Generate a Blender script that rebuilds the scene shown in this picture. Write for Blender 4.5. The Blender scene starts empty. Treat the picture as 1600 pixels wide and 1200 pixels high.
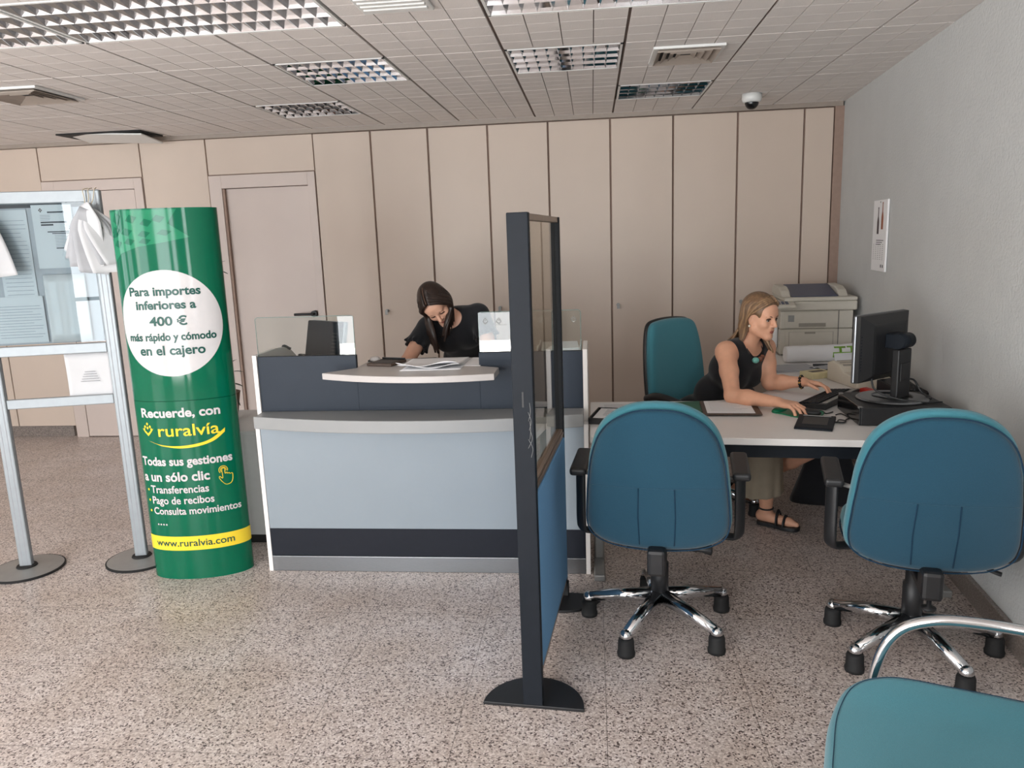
import bpy, bmesh, math, random
import numpy as np
from mathutils import Vector, Matrix, Euler

random.seed(4)
rng = np.random.default_rng(4)
S = bpy.context.scene
C = S.collection
R = math.radians

# ------------------------------------------------------------------ camera
F_PX, PITCH, ROLL, YAW, EYE = 1200.0, R(10.819), R(2.052), R(-6.226), 1.6
fwd = Vector((math.sin(YAW) * math.cos(PITCH), math.cos(YAW) * math.cos(PITCH), -math.sin(PITCH)))
rt = Vector((math.cos(YAW), -math.sin(YAW), 0))
dn = fwd.cross(rt)
rt2 = rt * math.cos(ROLL) + dn * math.sin(ROLL)
dn2 = -rt * math.sin(ROLL) + dn * math.cos(ROLL)
cam_data = bpy.data.cameras.new('camera')
cam = bpy.data.objects.new('camera', cam_data)
C.objects.link(cam)
cam_data.sensor_fit = 'HORIZONTAL'
cam_data.sensor_width = 36.0
cam_data.lens = 36.0 * F_PX / 1600.0
cam_data.clip_start = 0.05
m3 = Matrix((rt2, -dn2, -fwd)).transposed()
cam.matrix_world = Matrix.Translation((0, 0, EYE)) @ m3.to_4x4()
S.camera = cam

# ------------------------------------------------------------------ world, daylight and exposure
world = bpy.data.worlds.new('world')
S.world = world
world.use_nodes = True
world.node_tree.nodes['Background'].inputs[0].default_value = (0.75, 0.88, 1.0, 1)
world.node_tree.nodes['Background'].inputs[1].default_value = 1.2
S.view_settings.view_transform = 'Standard'
S.view_settings.look = 'None'
S.view_settings.gamma = 1.0
S.view_settings.use_curve_mapping = False
S.view_settings.exposure = 0.3

# daylight through the shop-front windows: x0, x1, z0, z1, watts per square metre
FRONT_Y = -2.3
FRONT_WINDOWS = [(-6.6, -4.4, 0.10, 2.3), (-3.25, -1.75, 0.10, 2.3), (-1.48, -0.95, 0.10, 2.3), (0.30, 0.92, 0.75, 2.3)]  # rightmost window is added to brighten the desk and right wall
W_DAY = 33.0
for i, (x0, x1, z0, z1) in enumerate(FRONT_WINDOWS):
    L = bpy.data.lights.new('daylight', 'AREA')
    L.shape = 'RECTANGLE'
    L.size, L.size_y = x1 - x0, z1 - z0
    L.energy = W_DAY * (x1 - x0) * (z1 - z0) * (0.6 if i == 0 else 1.0)
    L.color = (0.93, 0.97, 1.0)
    o = bpy.data.objects.new('daylight', L)
    C.objects.link(o)
    o.location = ((x0 + x1) / 2, FRONT_Y - 0.1, (z0 + z1) / 2)
    o.rotation_euler = (R(90), 0, 0)
# added upward fill lamp outside the shop front, put in to brighten the ceiling
L = bpy.data.lights.new('ceiling_fill', 'AREA')
L.shape = 'RECTANGLE'
L.size, L.size_y = 6.4, 2.4
L.energy = 950.0
L.color = (1.0, 0.96, 0.9)
o = bpy.data.objects.new('ceiling_fill', L)
C.objects.link(o)
o.location = (-3.8, FRONT_Y - 1.35, 0.02)
o.rotation_euler = (R(180), 0, 0)
# side windows of the left wall, beyond the frame
LEFT_X = -7.4
LEFT_WINDOWS = [(-1.9, -0.4, 0.9, 2.3), (0.2, 1.8, 0.9, 2.3)]
for i, (y0, y1, z0, z1) in enumerate(LEFT_WINDOWS):
    L = bpy.data.lights.new('daylight', 'AREA')
    L.shape = 'RECTANGLE'
    L.size, L.size_y = y1 - y0, z1 - z0
    L.energy = W_DAY * 0.45 * (y1 - y0) * (z1 - z0)
    L.color = (0.93, 0.97, 1.0)
    o = bpy.data.objects.new('daylight', L)
    C.objects.link(o)
    o.location = (LEFT_X - 0.1, (y0 + y1) / 2, (z0 + z1) / 2)
    o.rotation_euler = (R(90), 0, R(-90))


# ------------------------------------------------------------------ helpers
def lin(c):
    return tuple(((v / 255.0) / 12.92 if v / 255.0 <= 0.04045 else ((v / 255.0 + 0.055) / 1.055) ** 2.4) for v in c) + (1.0,)


def mat(name, rgb, rough=0.5, metal=0.0, var=0.06, nscale=30.0, bump=0.0, bscale=200.0, coat=0.0, spec=0.5, alpha=1.0, sheen=0.0, stretch=None):
    m = bpy.data.materials.new(name)
    m.use_nodes = True
    nt = m.node_tree
    b = nt.nodes['Principled BSDF']
    b.inputs['Roughness'].default_value = rough
    b.inputs['Metallic'].default_value = metal
    b.inputs['Specular IOR Level'].default_value = spec
    if coat:
        b.inputs['Coat Weight'].default_value = coat
        b.inputs['Coat Roughness'].default_value = 0.04
    if sheen:
        b.inputs['Sheen Weight'].default_value = sheen
    tc = nt.nodes.new('ShaderNodeTexCoord')
    src = tc.outputs['Object']
    if stretch:
        mp = nt.nodes.new('ShaderNodeMapping')
        mp.inputs['Scale'].default_value = stretch
        nt.links.new(src, mp.inputs['Vector'])
        src = mp.outputs['Vector']
    n = nt.nodes.new('ShaderNodeTexNoise')
    n.inputs['Scale'].default_value = nscale
    n.inputs['Detail'].default_value = 3
    nt.links.new(src, n.inputs['Vector'])
    c = lin(rgb)
    rp = nt.nodes.new('ShaderNodeValToRGB')
    rp.color_ramp.elements[0].position = 0.3
    rp.color_ramp.elements[1].position = 0.7
    rp.color_ramp.elements[0].color = tuple(max(0, v * (1 - var)) for v in c[:3]) + (1,)
    rp.color_ramp.elements[1].color = tuple(min(1, v * (1 + var)) for v in c[:3]) + (1,)
    nt.links.new(n.outputs['Fac'], rp.inputs['Fac'])
    nt.links.new(rp.outputs['Color'], b.inputs['Base Color'])
    if bump:
        n2 = nt.nodes.new('ShaderNodeTexNoise')
        n2.inputs['Scale'].default_value = bscale
        n2.inputs['Detail'].default_value = 2
        nt.links.new(src, n2.inputs['Vector'])
        bp = nt.nodes.new('ShaderNodeBump')
        bp.inputs['Strength'].default_value = bump
        bp.inputs['Distance'].default_value = 0.004
        nt.links.new(n2.outputs['Fac'], bp.inputs['Height'])
        nt.links.new(bp.outputs['Normal'], b.inputs['Normal'])
    return m


def glass_mat(name, rgb=(235, 245, 243), tint=0.92, refl=1.0):
    """thin sheet of clear glass: transparent with a fresnel mirror layer"""
    m = bpy.data.materials.new(name)
    m.use_nodes = True
    nt = m.node_tree
    nt.nodes.remove(nt.nodes['Principled BSDF'])
    out = nt.nodes['Material Output']
    tr = nt.nodes.new('ShaderNodeBsdfTransparent')
    c = lin(rgb)
    tr.inputs[0].default_value = (c[0] * tint, c[1] * tint, c[2] * tint, 1)
    gl = nt.nodes.new('ShaderNodeBsdfGlossy')
    gl.inputs['Roughness'].default_value = 0.01
    gl.inputs['Color'].default_value = (refl, refl, refl, 1)
    fr = nt.nodes.new('ShaderNodeFresnel')
    fr.inputs['IOR'].default_value = 1.5
    mx = nt.nodes.new('ShaderNodeMixShader')
    # mirror only on the way in: the sheet is thin, so the exit face adds nothing
    ge = nt.nodes.new('ShaderNodeNewGeometry')
    inv = nt.nodes.new('ShaderNodeMath')
    inv.operation = 'SUBTRACT'
    inv.inputs[0].default_value = 1.0
    nt.links.new(ge.outputs['Backfacing'], inv.inputs[1])
    mu = nt.nodes.new('ShaderNodeMath')
    mu.operation = 'MULTIPLY'
    nt.links.new(fr.outputs[0], mu.inputs[0])
    nt.links.new(inv.outputs[0], mu.inputs[1])
    nt.links.new(mu.outputs[0], mx.inputs[0])
    nt.links.new(tr.outputs[0], mx.inputs[1])
    nt.links.new(gl.outputs[0], mx.inputs[2])
    nt.links.new(mx.outputs[0], out.inputs['Surface'])
    return m


def add_box(bm, lo, hi, bev=0.0, rot=None, ctr=None, seg=2):
    lo, hi = Vector(lo), Vector(hi)
    t = bmesh.new()
    bmesh.ops.create_cube(t, size=1.0)
    d = hi - lo
    for v in t.verts:
        v.co = Vector((v.co.x * d.x, v.co.y * d.y, v.co.z * d.z))
    if bev > 0:
        bmesh.ops.bevel(t, geom=list(t.edges), offset=min(bev, min(d) * 0.49), segments=seg, profile=0.5, affect='EDGES', clamp_overlap=True)
    mt = Matrix.Translation((lo + hi) / 2)
    if rot is not None:
        mt = mt @ Euler(rot).to_matrix().to_4x4()
    merge(bm, t, mt)


def merge(bm, t, mt=None):
    if mt is not None:
        bmesh.ops.transform(t, matrix=mt, verts=list(t.verts))
    me = bpy.data.meshes.new('tmp')
    t.to_mesh(me)
    t.free()
    bm.from_mesh(me)
    bpy.data.meshes.remove(me)


def box(lo, hi, bev=0.0, rot=None, seg=2):
    bm = bmesh.new()
    add_box(bm, lo, hi, bev, rot, seg=seg)
    return bm


def smooth_path(pts, n=8, closed=False):
    P = [Vector(p) for p in pts]
    if len(P) < 3:
        return P
    out = []
    N = len(P)
    rngi = range(N if closed else N - 1)
    for i in rngi:
        p0 = P[(i - 1) % N] if (closed or i > 0) else P[0] * 2 - P[1]
        p1, p2 = P[i], P[(i + 1) % N]
        p3 = P[(i + 2) % N] if (closed or i + 2 < N) else P[-1] * 2 - P[-2]
        for k in range(n):
            t = k / n
            out.append(0.5 * ((2 * p1) + (p2 - p0) * t + (2 * p0 - 5 * p1 + 4 * p2 - p3) * t * t + (3 * p1 - p0 - 3 * p2 + p3) * t ** 3))
    if not closed:
        out.append(P[-1])
    return out


def add_tube(bm, pts, r, sides=10, closed=False, flat=1.0, caps=True):
    """sweep a circle (or flattened circle) along points; r is a number or one radius per point"""
    P = [Vector(p) for p in pts]
    n = len(P)
    rr = r if isinstance(r, (list, tuple)) else [r] * n
    rings = []
    ref = None
    for i in range(n):
        if closed:
            t = P[(i + 1) % n] - P[i - 1]
        else:
            t = P[min(i + 1, n - 1)] - P[max(i - 1, 0)]
        t.normalize()
        if ref is None:
            a = Vector((0, 0, 1)) if abs(t.z) < 0.9 else Vector((1, 0, 0))
            ref = (a - t * a.dot(t)).normalized()
        else:
            ref = (ref - t * ref.dot(t))
            if ref.length < 1e-6:
                ref = t.orthogonal()
            ref.normalize()
        b = t.cross(ref)
        ring = []
        for k in range(sides):
            an = 2 * math.pi * k / sides
            ring.append(bm.verts.new(P[i] + ref * math.cos(an) * rr[i] * flat + b * math.sin(an) * rr[i]))
        rings.append(ring)
    m = n if closed else n - 1
    for i in range(m):
        a, b = rings[i], rings[(i + 1) % n]
        for k in range(sides):
            f = bm.faces.new((a[k], a[(k + 1) % sides], b[(k + 1) % sides], b[k]))
            f.smooth = True
    if not closed and caps:
        bm.faces.new(rings[0][::-1])
        bm.faces.new(rings[-1])


def tube(pts, r, sides=10, smooth=0, closed=False, flat=1.0):
    bm = bmesh.new()
    p = smooth_path(pts, smooth, closed) if smooth else pts
    add_tube(bm, p, r, sides, closed, flat)
    return bm


def add_cyl(bm, c, r, z0, z1, sides=32, r2=None, bev=0.0):
    """upright cylinder or cone frustum with softened rims"""
    r2 = r if r2 is None else r2
    prof = [(0, z0), (max(r - bev, 0), z0), (r, z0 + bev), (r2, z1 - bev), (max(r2 - bev, 0), z1), (0, z1)] if bev else [(0, z0), (r, z0), (r2, z1), (0, z1)]
    add_lathe(bm, c, prof, sides)


def add_lathe(bm, c, prof, sides=32, smooth=True, sy=1.0):
    rings = []
    for (r, z) in prof:
        if r <= 1e-6:
            rings.append([bm.verts.new((c[0], c[1], z))])
        else:
            rings.append([bm.verts.new((c[0] + r * math.cos(2 * math.pi * k / sides), c[1] + sy * r * math.sin(2 * math.pi * k / sides), z)) for k in range(sides)])
    for a, b in zip(rings, rings[1:]):
        for k in range(sides):
            k2 = (k + 1) % sides
            vs = []
            if len(a) == 1 and len(b) == 1:
                continue
            if len(a) == 1:
                vs = [a[0], b[k2], b[k]]
            elif len(b) == 1:
                vs = [a[k], a[k2], b[0]]
            else:
                vs = [a[k], a[k2], b[k2], b[k]]
            f = bm.faces.new(vs)
            f.smooth = smooth and len(vs) == 4 and abs(prof[0][1] - prof[-1][1]) > 1e-9


def add_prism(bm, poly, z0, z1, bev=0.0):
    """extrude a plan polygon (x, y) from z0 to z1"""
    t = bmesh.new()
    lo = [t.verts.new((p[0], p[1], z0)) for p in poly]
    hi = [t.verts.new((p[0], p[1], z1)) for p in poly]
    n = len(poly)
    t.faces.new(lo[::-1])
    t.faces.new(hi)
    for i in range(n):
        t.faces.new((lo[i], lo[(i + 1) % n], hi[(i + 1) % n], hi[i]))
    bmesh.ops.recalc_face_normals(t, faces=list(t.faces))
    if bev:
        es = [e for e in t.edges if abs(e.verts[0].co.z - e.verts[1].co.z) < 1e-6]
        bmesh.ops.bevel(t, geom=es, offset=bev, segments=2, profile=0.5, affect='EDGES', clamp_overlap=True)
    merge(bm, t)


def prism(poly, z0, z1, bev=0.0):
    bm = bmesh.new()
    add_prism(bm, poly, z0, z1, bev)
    return bm


def prism_x(poly_yz, x0, x1, bev=0.0):
    """extrude a side profile (y, z) from x0 to x1"""
    bm = prism(poly_yz, x0, x1, bev)
    for v in bm.verts:
        y, z, x = v.co
        v.co = Vector((x, y, z))
    bmesh.ops.recalc_face_normals(bm, faces=list(bm.faces))
    return bm


def add_grid(bm, fn, nu, nv, close_u=False, smooth=True):
    V = [[bm.verts.new(fn(i / nu, j / nv)) for j in range(nv + 1)] for i in range(nu if close_u else nu + 1)]
    for i in range(nu):
        for j in range(nv):
            a, b = V[i], V[(i + 1) % len(V)]
            f = bm.faces.new((a[j], b[j], b[j + 1], a[j + 1]))
            f.smooth = smooth
    return V


def add_sheet(bm, fn, nu, nv, th):
    """a thin sheet with two sides following fn(u, v) and a real thickness along its normal"""
    e = 1e-3

    def nrm(u, v):
        a = Vector(fn(min(u + e, 1), v)) - Vector(fn(max(u - e, 0), v))
        b = Vector(fn(u, min(v + e, 1))) - Vector(fn(u, max(v - e, 0)))
        return a.cross(b).normalized()
    t = bmesh.new()
    A = add_grid(t, fn, nu, nv)
    B = add_grid(t, lambda u, v: Vector(fn(u, v)) - nrm(u, v) * th, nu, nv)
    for i in range(nu):
        t.faces.new((A[i][0], B[i][0], B[i + 1][0], A[i + 1][0]))
        t.faces.new((A[i][nv], A[i + 1][nv], B[i + 1][nv], B[i][nv]))
    for j in range(nv):
        t.faces.new((A[0][j], A[0][j + 1], B[0][j + 1], B[0][j]))
        t.faces.new((A[nu][j], B[nu][j], B[nu][j + 1], A[nu][j + 1]))
    bmesh.ops.recalc_face_normals(t, faces=list(t.faces))
    merge(bm, t)


def add_ball(bm, c, r, seg=16, rot=None):
    t = bmesh.new()
    bmesh.ops.create_uvsphere(t, u_segments=seg, v_segments=max(6, seg // 2), radius=1.0)
    r = r if isinstance(r, (tuple, list)) else (r, r, r)
    for f in t.faces:
        f.smooth = True
    mt = Matrix.Translation(c)
    if rot is not None:
        mt = mt @ (rot.to_4x4() if isinstance(rot, Matrix) else Euler(rot).to_matrix().to_4x4())
    merge(bm, t, mt @ Matrix.Diagonal((r[0], r[1], r[2], 1)))


def ball(c, r, seg=16, rot=None):
    bm = bmesh.new()
    add_ball(bm, c, r, seg, rot)
    return bm


def turn(bm, rot, loc=(0, 0, 0)):
    bmesh.ops.transform(bm, matrix=Matrix.Translation(loc) @ Euler(rot).to_matrix().to_4x4(), verts=list(bm.verts))
    return bm


def root_of(o):
    while o.parent:
        o = o.parent
    return o


def obj(name, bm, m, parent=None, world=False, smooth=None, label=None):
    """link a bmesh (or mesh) as one object; world=True: its coordinates are room coordinates"""
    if isinstance(bm, bmesh.types.BMesh):
        me = bpy.data.meshes.new(name)
        if smooth is not None:
            for f in bm.faces:
                f.smooth = smooth
        bm.to_mesh(me)
        bm.free()
    else:
        me = bm
        me.name = name
    if world and parent is not None:
        me.transform(root_of(parent).matrix_basis.inverted())
    me.materials.append(m)
    o = bpy.data.objects.new(name, me)
    C.objects.link(o)
    if parent is not None:
        o.parent = parent
    if label:
        o['label'] = label
    return o


def tag(o, label, cat, group=None, kind=None):
    o['label'] = label
    o['category'] = cat
    if group:
        o['group'] = group
    if kind:
        o['kind'] = kind
    return o


def thing(name, label, cat, loc=(0, 0, 0), rotz=0.0, group=None):
    o = bpy.data.objects.new(name, None)
    o.empty_display_size = 0.1
    C.objects.link(o)
    o.location = loc
    o.rotation_euler = (0, 0, rotz)
    o.matrix_basis = Matrix.Translation(loc) @ Matrix.Rotation(rotz, 4, 'Z')
    return tag(o, label, cat, group)


def struct(name, bm, m, parent=None):
    o = obj(name, bm, m, parent)
    if parent is None:
        o['kind'] = 'structure'
    return o


def dup(root, loc, rotz, label, group=None):
    r = root.copy()
    C.objects.link(r)
    r.matrix_basis = Matrix.Translation(loc) @ Matrix.Rotation(rotz, 4, 'Z')
    r['label'] = label
    if group:
        r['group'] = group
    for ch in list(root.children):
        c = ch.copy()
        C.objects.link(c)
        c.parent = r
        for g in list(ch.children):
            d = g.copy()
            C.objects.link(d)
            d.parent = c
    return r


def text_mesh(s, size, width=None, bold=0.0, align='LEFT'):
    """flat lettering in the x-y plane as a bmesh, baseline at y = 0, x from 0"""
    cu = bpy.data.curves.new('lettering', 'FONT')
    cu.body = s
    cu.size = size
    cu.offset = bold * size
    cu.resolution_u = 4
    cu.fill_mode = 'FRONT'
    o = bpy.data.objects.new('lettering', cu)
    C.objects.link(o)
    bpy.context.view_layer.update()
    dg = bpy.context.evaluated_depsgraph_get()
    me = bpy.data.meshes.new_from_object(o.evaluated_get(dg))
    bm = bmesh.new()
    bm.from_mesh(me)
    bpy.data.meshes.remove(me)
    bpy.data.objects.remove(o)
    bpy.data.curves.remove(cu)
    xs = [v.co.x for v in bm.verts]
    x0, x1 = min(xs), max(xs)
    k = (width / (x1 - x0)) if width else 1.0
    for v in bm.verts:
        v.co.x = (v.co.x - x0) * k
        v.co.z = 0
    if align == 'CENTER':
        w = (x1 - x0) * k
        for v in bm.verts:
            v.co.x -= w / 2
    return bm


# ---- signed-distance bodies: every figure is one continuous surface
class Sdf:
    def __init__(s, lo, hi, h):
        s.lo = np.array(lo, float)
        s.h = h
        s.n = np.ceil((np.array(hi) - s.lo) / h).astype(int) + 1
        s.f = np.full(tuple(s.n), 0.2, np.float32)

    def _sub(s, lo, hi, m):
        a = np.clip(np.floor((np.array(lo) - m - s.lo) / s.h).astype(int), 0, s.n - 1)
        b = np.clip(np.ceil((np.array(hi) + m - s.lo) / s.h).astype(int) + 1, 1, s.n)
        b = np.maximum(b, a + 1)
        ax = [(s.lo[i] + s.h * np.arange(a[i], b[i])).astype(np.float32) for i in range(3)]
        X, Y, Z = np.meshgrid(*ax, indexing='ij', sparse=True)
        return (slice(a[0], b[0]), slice(a[1], b[1]), slice(a[2], b[2])), X, Y, Z

    def _put(s, sl, d, k, cut=False):
        f = s.f[sl]
        if cut:
            d = -d
            if k > 0:
                hh = np.maximum(k - np.abs(f - d), 0) / k
                s.f[sl] = np.maximum(f, d) + hh * hh * k * 0.25
            else:
                s.f[sl] = np.maximum(f, d)
        else:
            if k > 0:
                hh = np.maximum(k - np.abs(f - d), 0) / k
                s.f[sl] = np.minimum(f, d) - hh * hh * k * 0.25
            else:
                s.f[sl] = np.minimum(f, d)

    def limb(s, a, b, ra, rb=None, k=0.02, cut=False):
        rb = ra if rb is None else rb
        a, b = np.array(a, float), np.array(b, float)
        r = max(ra, rb)
        sl, X, Y, Z = s._sub(np.minimum(a, b) - r, np.maximum(a, b) + r, 0.03 + k)
        ba = b - a
        q = max(float(ba @ ba), 1e-9)
        t = np.clip(((X - a[0]) * ba[0] + (Y - a[1]) * ba[1] + (Z - a[2]) * ba[2]) / q, 0, 1)
        d = np.sqrt((X - a[0] - ba[0] * t) ** 2 + (Y - a[1] - ba[1] * t) ** 2 + (Z - a[2] - ba[2] * t) ** 2) - (ra + (rb - ra) * t)
        s._put(sl, d, k, cut)

    def chain(s, pts, rs, k=0.02):
        for i in range(len(pts) - 1):
            s.limb(pts[i], pts[i + 1], rs[i], rs[i + 1], k)

    def ell(s, c, r, M=None, k=0.02, cut=False):
        c = np.array(c, float)
        M = np.eye(3) if M is None else np.array(M, float)   # rows: local axes in room coordinates
        m = max(r)
        sl, X, Y, Z = s._sub(c - m, c + m, 0.03 + k)
        x, y, z = X - c[0], Y - c[1], Z - c[2]
        u = (M[0, 0] * x + M[0, 1] * y + M[0, 2] * z)
        v = (M[1, 0] * x + M[1, 1] * y + M[1, 2] * z)
        w = (M[2, 0] * x + M[2, 1] * y + M[2, 2] * z)
        k0 = np.sqrt((u / r[0]) ** 2 + (v / r[1]) ** 2 + (w / r[2]) ** 2)
        k1 = np.sqrt((u / r[0] ** 2) ** 2 + (v / r[1] ** 2) ** 2 + (w / r[2] ** 2) ** 2) + 1e-6
        s._put(sl, k0 * (k0 - 1) / k1, k, cut)

    def keep(s, p, n, k=0.0):
        """keep only the side of the plane through p that n points away from"""
        ax = [(s.lo[i] + s.h * np.arange(s.n[i])).astype(np.float32) for i in range(3)]
        X, Y, Z = np.meshgrid(*ax, indexing='ij', sparse=True)
        d = (X - p[0]) * n[0] + (Y - p[1]) * n[1] + (Z - p[2]) * n[2]
        s.f = np.maximum(s.f, d.astype(np.float32))

    def mesh(s, name, passes=2):
        f, h = s.f, s.h
        f = np.pad(f, 1, constant_values=0.2)
        lo = s.lo - h
        ins = f < 0
        nx, ny, nz = np.array(f.shape) - 1
        cnt = np.zeros((nx, ny, nz), np.int8)
        for dx in (0, 1):
            for dy in (0, 1):
                for dz in (0, 1):
                    cnt += ins[dx:dx + nx, dy:dy + ny, dz:dz + nz]
        act = (cnt > 0) & (cnt < 8)
        idx = np.argwhere(act)
        num = np.full(act.shape, -1, np.int64)
        num[act] = np.arange(len(idx))
        cs = {}
        for dx in (0, 1):
            for dy in (0, 1):
                for dz in (0, 1):
                    cs[dx, dy, dz] = f[idx[:, 0] + dx, idx[:, 1] + dy, idx[:, 2] + dz]
        acc = np.zeros((len(idx), 3))
        w = np.zeros(len(idx))
        ks = list(cs)
        for a in ks:
            for b in ks:
                if a < b and sum(abs(p - q) for p, q in zip(a, b)) == 1:
                    fa, fb = cs[a], cs[b]
                    mk = (fa < 0) != (fb < 0)
                    t = np.where(mk, fa / np.where(np.abs(fa - fb) < 1e-9, 1, fa - fb), 0)
                    pa, pb = np.array(a, float), np.array(b, float)
                    acc += mk[:, None] * (pa + (pb - pa) * t[:, None])
                    w += mk
        V = lo + h * (idx + acc / w[:, None])
        quads = []
        for ax in range(3):
            o1, o2 = [(1, 2), (2, 0), (0, 1)][ax]
            sh = [slice(1, n) for n in (nx, ny, nz)]
            sh[ax] = slice(0, (nx, ny, nz)[ax])
            A = ins[tuple(slice(x.start, x.stop) for x in sh)]
            sh2 = list(sh)
            sh2[ax] = slice(1, (nx, ny, nz)[ax] + 1)
            B = ins[tuple(sh2)]
            e = np.argwhere(A != B)
            if not len(e):
                continue
            flip = A[tuple(e.T)]
            base = e + np.array([x.start for x in sh])
            d1 = np.zeros(3, int)
            d1[o1] = 1
            d2 = np.zeros(3, int)
            d2[o2] = 1
            q = np.stack([num[tuple((base - d1 - d2).T)], num[tuple((base - d2).T)], num[tuple(base.T)], num[tuple((base - d1).T)]], 1)
            q[~flip] = q[~flip][:, ::-1]
            quads.append(q)
        Q = np.concatenate(quads)
        Q = Q[(Q >= 0).all(1)]
        for _ in range(passes):
            s_ = np.zeros_like(V)
            n_ = np.zeros(len(V))
            for i in range(4):
                for j in (1, 3):
                    np.add.at(s_, Q[:, i], V[Q[:, (i + j) % 4]])
                    np.add.at(n_, Q[:, i], 1)
            V = V * 0.5 + 0.5 * s_ / np.maximum(n_, 1)[:, None]
        me = bpy.data.meshes.new(name)
        me.from_pydata(V.tolist(), [], Q.tolist())
        me.polygons.foreach_set('use_smooth', [True] * len(me.polygons))
        me.update()
        return me


# ------------------------------------------------------------------ materials
M = {}
M['panel'] = mat('laminate_panel', (205, 188, 174), 0.45, var=0.02, nscale=3)
M['gap'] = mat('dark_joint', (156, 132, 119), 0.7)
M['door'] = mat('door_laminate', (205, 190, 182), 0.4, var=0.02, nscale=3)
M['crown'] = mat('crown_trim', (156, 144, 134), 0.5, var=0.03)
M['tile'] = mat('mineral_tile', (226, 220, 216), 0.85, var=0.03, nscale=4, bump=0.25, bscale=160)
M['grid'] = mat('ceiling_joint', (112, 96, 88), 0.8)
M['plaster'] = mat('rough_plaster', (198, 199, 198), 0.8, var=0.02, nscale=6, bump=0.9, bscale=70)
M['wall'] = mat('painted_wall', (206, 203, 198), 0.8, var=0.03, bump=0.3, bscale=80)
M['granite'] = mat('granite_base', (128, 118, 112), 0.35, var=0.45, nscale=140)
M['white_metal'] = mat('white_lacquer', (225, 226, 224), 0.35, var=0.02)
M['alu'] = mat('brushed_aluminium', (140, 143, 147), 0.3, 1.0, var=0.05, nscale=60, stretch=(1, 1, 12))
M['alu_pale'] = mat('anodised_aluminium', (152, 158, 162), 0.42, 0.35, var=0.03)
M['mirror'] = mat('polished_louvre', (196, 200, 204), 0.06, 1.0, var=0.03, nscale=12)
M['chrome'] = mat('chrome', (215, 217, 220), 0.09, 1.0, var=0.04, nscale=8)
M['black'] = mat('black_plastic', (30, 30, 32), 0.45, var=0.08)
M['black_gloss'] = mat('black_gloss', (18, 19, 21), 0.15, var=0.05)
M['black_matt'] = mat('black_rubber', (24, 24, 25), 0.75, var=0.1)
M['charcoal'] = mat('charcoal_metal', (26, 31, 38), 0.55, spec=0.2, var=0.05, bump=0.05)
M['slate'] = mat('slate_laminate', (40, 48, 59), 0.5, spec=0.25, var=0.04, nscale=8)
M['kick'] = mat('dark_kickboard', (32, 35, 43), 0.55, spec=0.2, var=0.05)
M['counter_white'] = mat('pale_laminate', (140, 150, 158), 0.38, var=0.015, nscale=4)
M['counter_grey'] = mat('grey_laminate', (148, 149, 149), 0.4, var=0.02, nscale=5)
M['cabinet'] = mat('cabinet_laminate', (206, 208, 208), 0.45, var=0.02)
M['worktop'] = mat('pale_worktop', (190, 184, 181), 0.35, var=0.02, nscale=6)
M['desk_white'] = mat('desk_laminate', (238, 234, 231), 0.32, var=0.015, nscale=5)
M['grey_metal'] = mat('grey_steel', (150, 150, 148), 0.4, 0.4, var=0.04)
M['teal'] = mat('teal_fabric_shaded', (16, 67, 88), 0.9, var=0.07, nscale=350, bump=0.35, bscale=500, sheen=0.25)  # chair fabric with the shade of the backs put into its colour
M['teal_lit'] = mat('teal_fabric_lit', (62, 128, 142), 0.9, var=0.05, nscale=350, bump=0.3, bscale=500, sheen=0.25)  # same fabric, lit tone of seats and cushion rims put into its colour
M['piping'] = mat('dark_teal_piping', (8, 48, 72), 0.9)
M['blue_felt'] = mat('blue_screen_fabric', (108, 160, 204), 0.95, var=0.08, nscale=300, bump=0.3, bscale=500)
M['green'] = mat('green_gloss', (0, 98, 70), 0.09, var=0.02, nscale=2, spec=0.28)
M['green_pale'] = mat('pale_green_print', (34, 128, 92), 0.12, var=0.02, nscale=2, spec=0.28)
M['green_ink'] = mat('green_lettering', (4, 76, 66), 0.3, spec=0.3)
M['print_white'] = mat('white_print', (208, 205, 205), 0.14, var=0.01, spec=0.2)
M['print_yellow'] = mat('yellow_print', (245, 214, 62), 0.16, var=0.01, spec=0.2)
M['paper'] = mat('white_paper', (206, 206, 208), 0.7, var=0.02, nscale=4)
M['paper_bright'] = mat('bright_paper', (240, 239, 240), 0.65, var=0.015, nscale=4)
M['paper_grey'] = mat('grey_paper', (172, 173, 177), 0.7, var=0.03)
M['ink'] = mat('printed_lines', (150, 151, 156), 0.7)
M['ink_dark'] = mat('dark_print', (60, 62, 68), 0.7)
M['twine'] = mat('twine', (196, 182, 156), 0.9, var=0.15)
M['glass'] = glass_mat('clear_glass', (248, 252, 251), 0.985)
M['glass_tint'] = glass_mat('screen_glass', (236, 232, 224), 0.94)
M['acrylic'] = glass_mat('acrylic_sheet', (238, 244, 246), 0.97)
M['glass_edge'] = mat('glass_edge', (120, 142, 138), 0.25)
M['etched'] = mat('etched_logo', (140, 140, 134), 0.5)
M['skin'] = mat('skin', (226, 170, 140), 0.5, var=0.05, nscale=25)
M['skin_b'] = mat('skin_fair', (224, 172, 146), 0.5, var=0.05, nscale=25)
M['lip'] = mat('lips', (168, 88, 80), 0.45)
M['brow'] = mat('eyebrow', (66, 44, 32), 0.8)
M['eye'] = mat('eye', (44, 32, 28), 0.15)
M['eye_white'] = mat('eye_white', (178, 166, 158), 0.2)
M['hair_dark'] = mat('dark_brown_hair', (44, 30, 24), 0.42, var=0.45, nscale=60, stretch=(1, 1, 0.12))
M['scalp'] = mat('scalp_line', (120, 88, 72), 0.6)
M['hair_light'] = mat('light_blonde_hair', (152, 120, 88), 0.42, var=0.3, nscale=70, stretch=(1, 1, 0.12))
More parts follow.
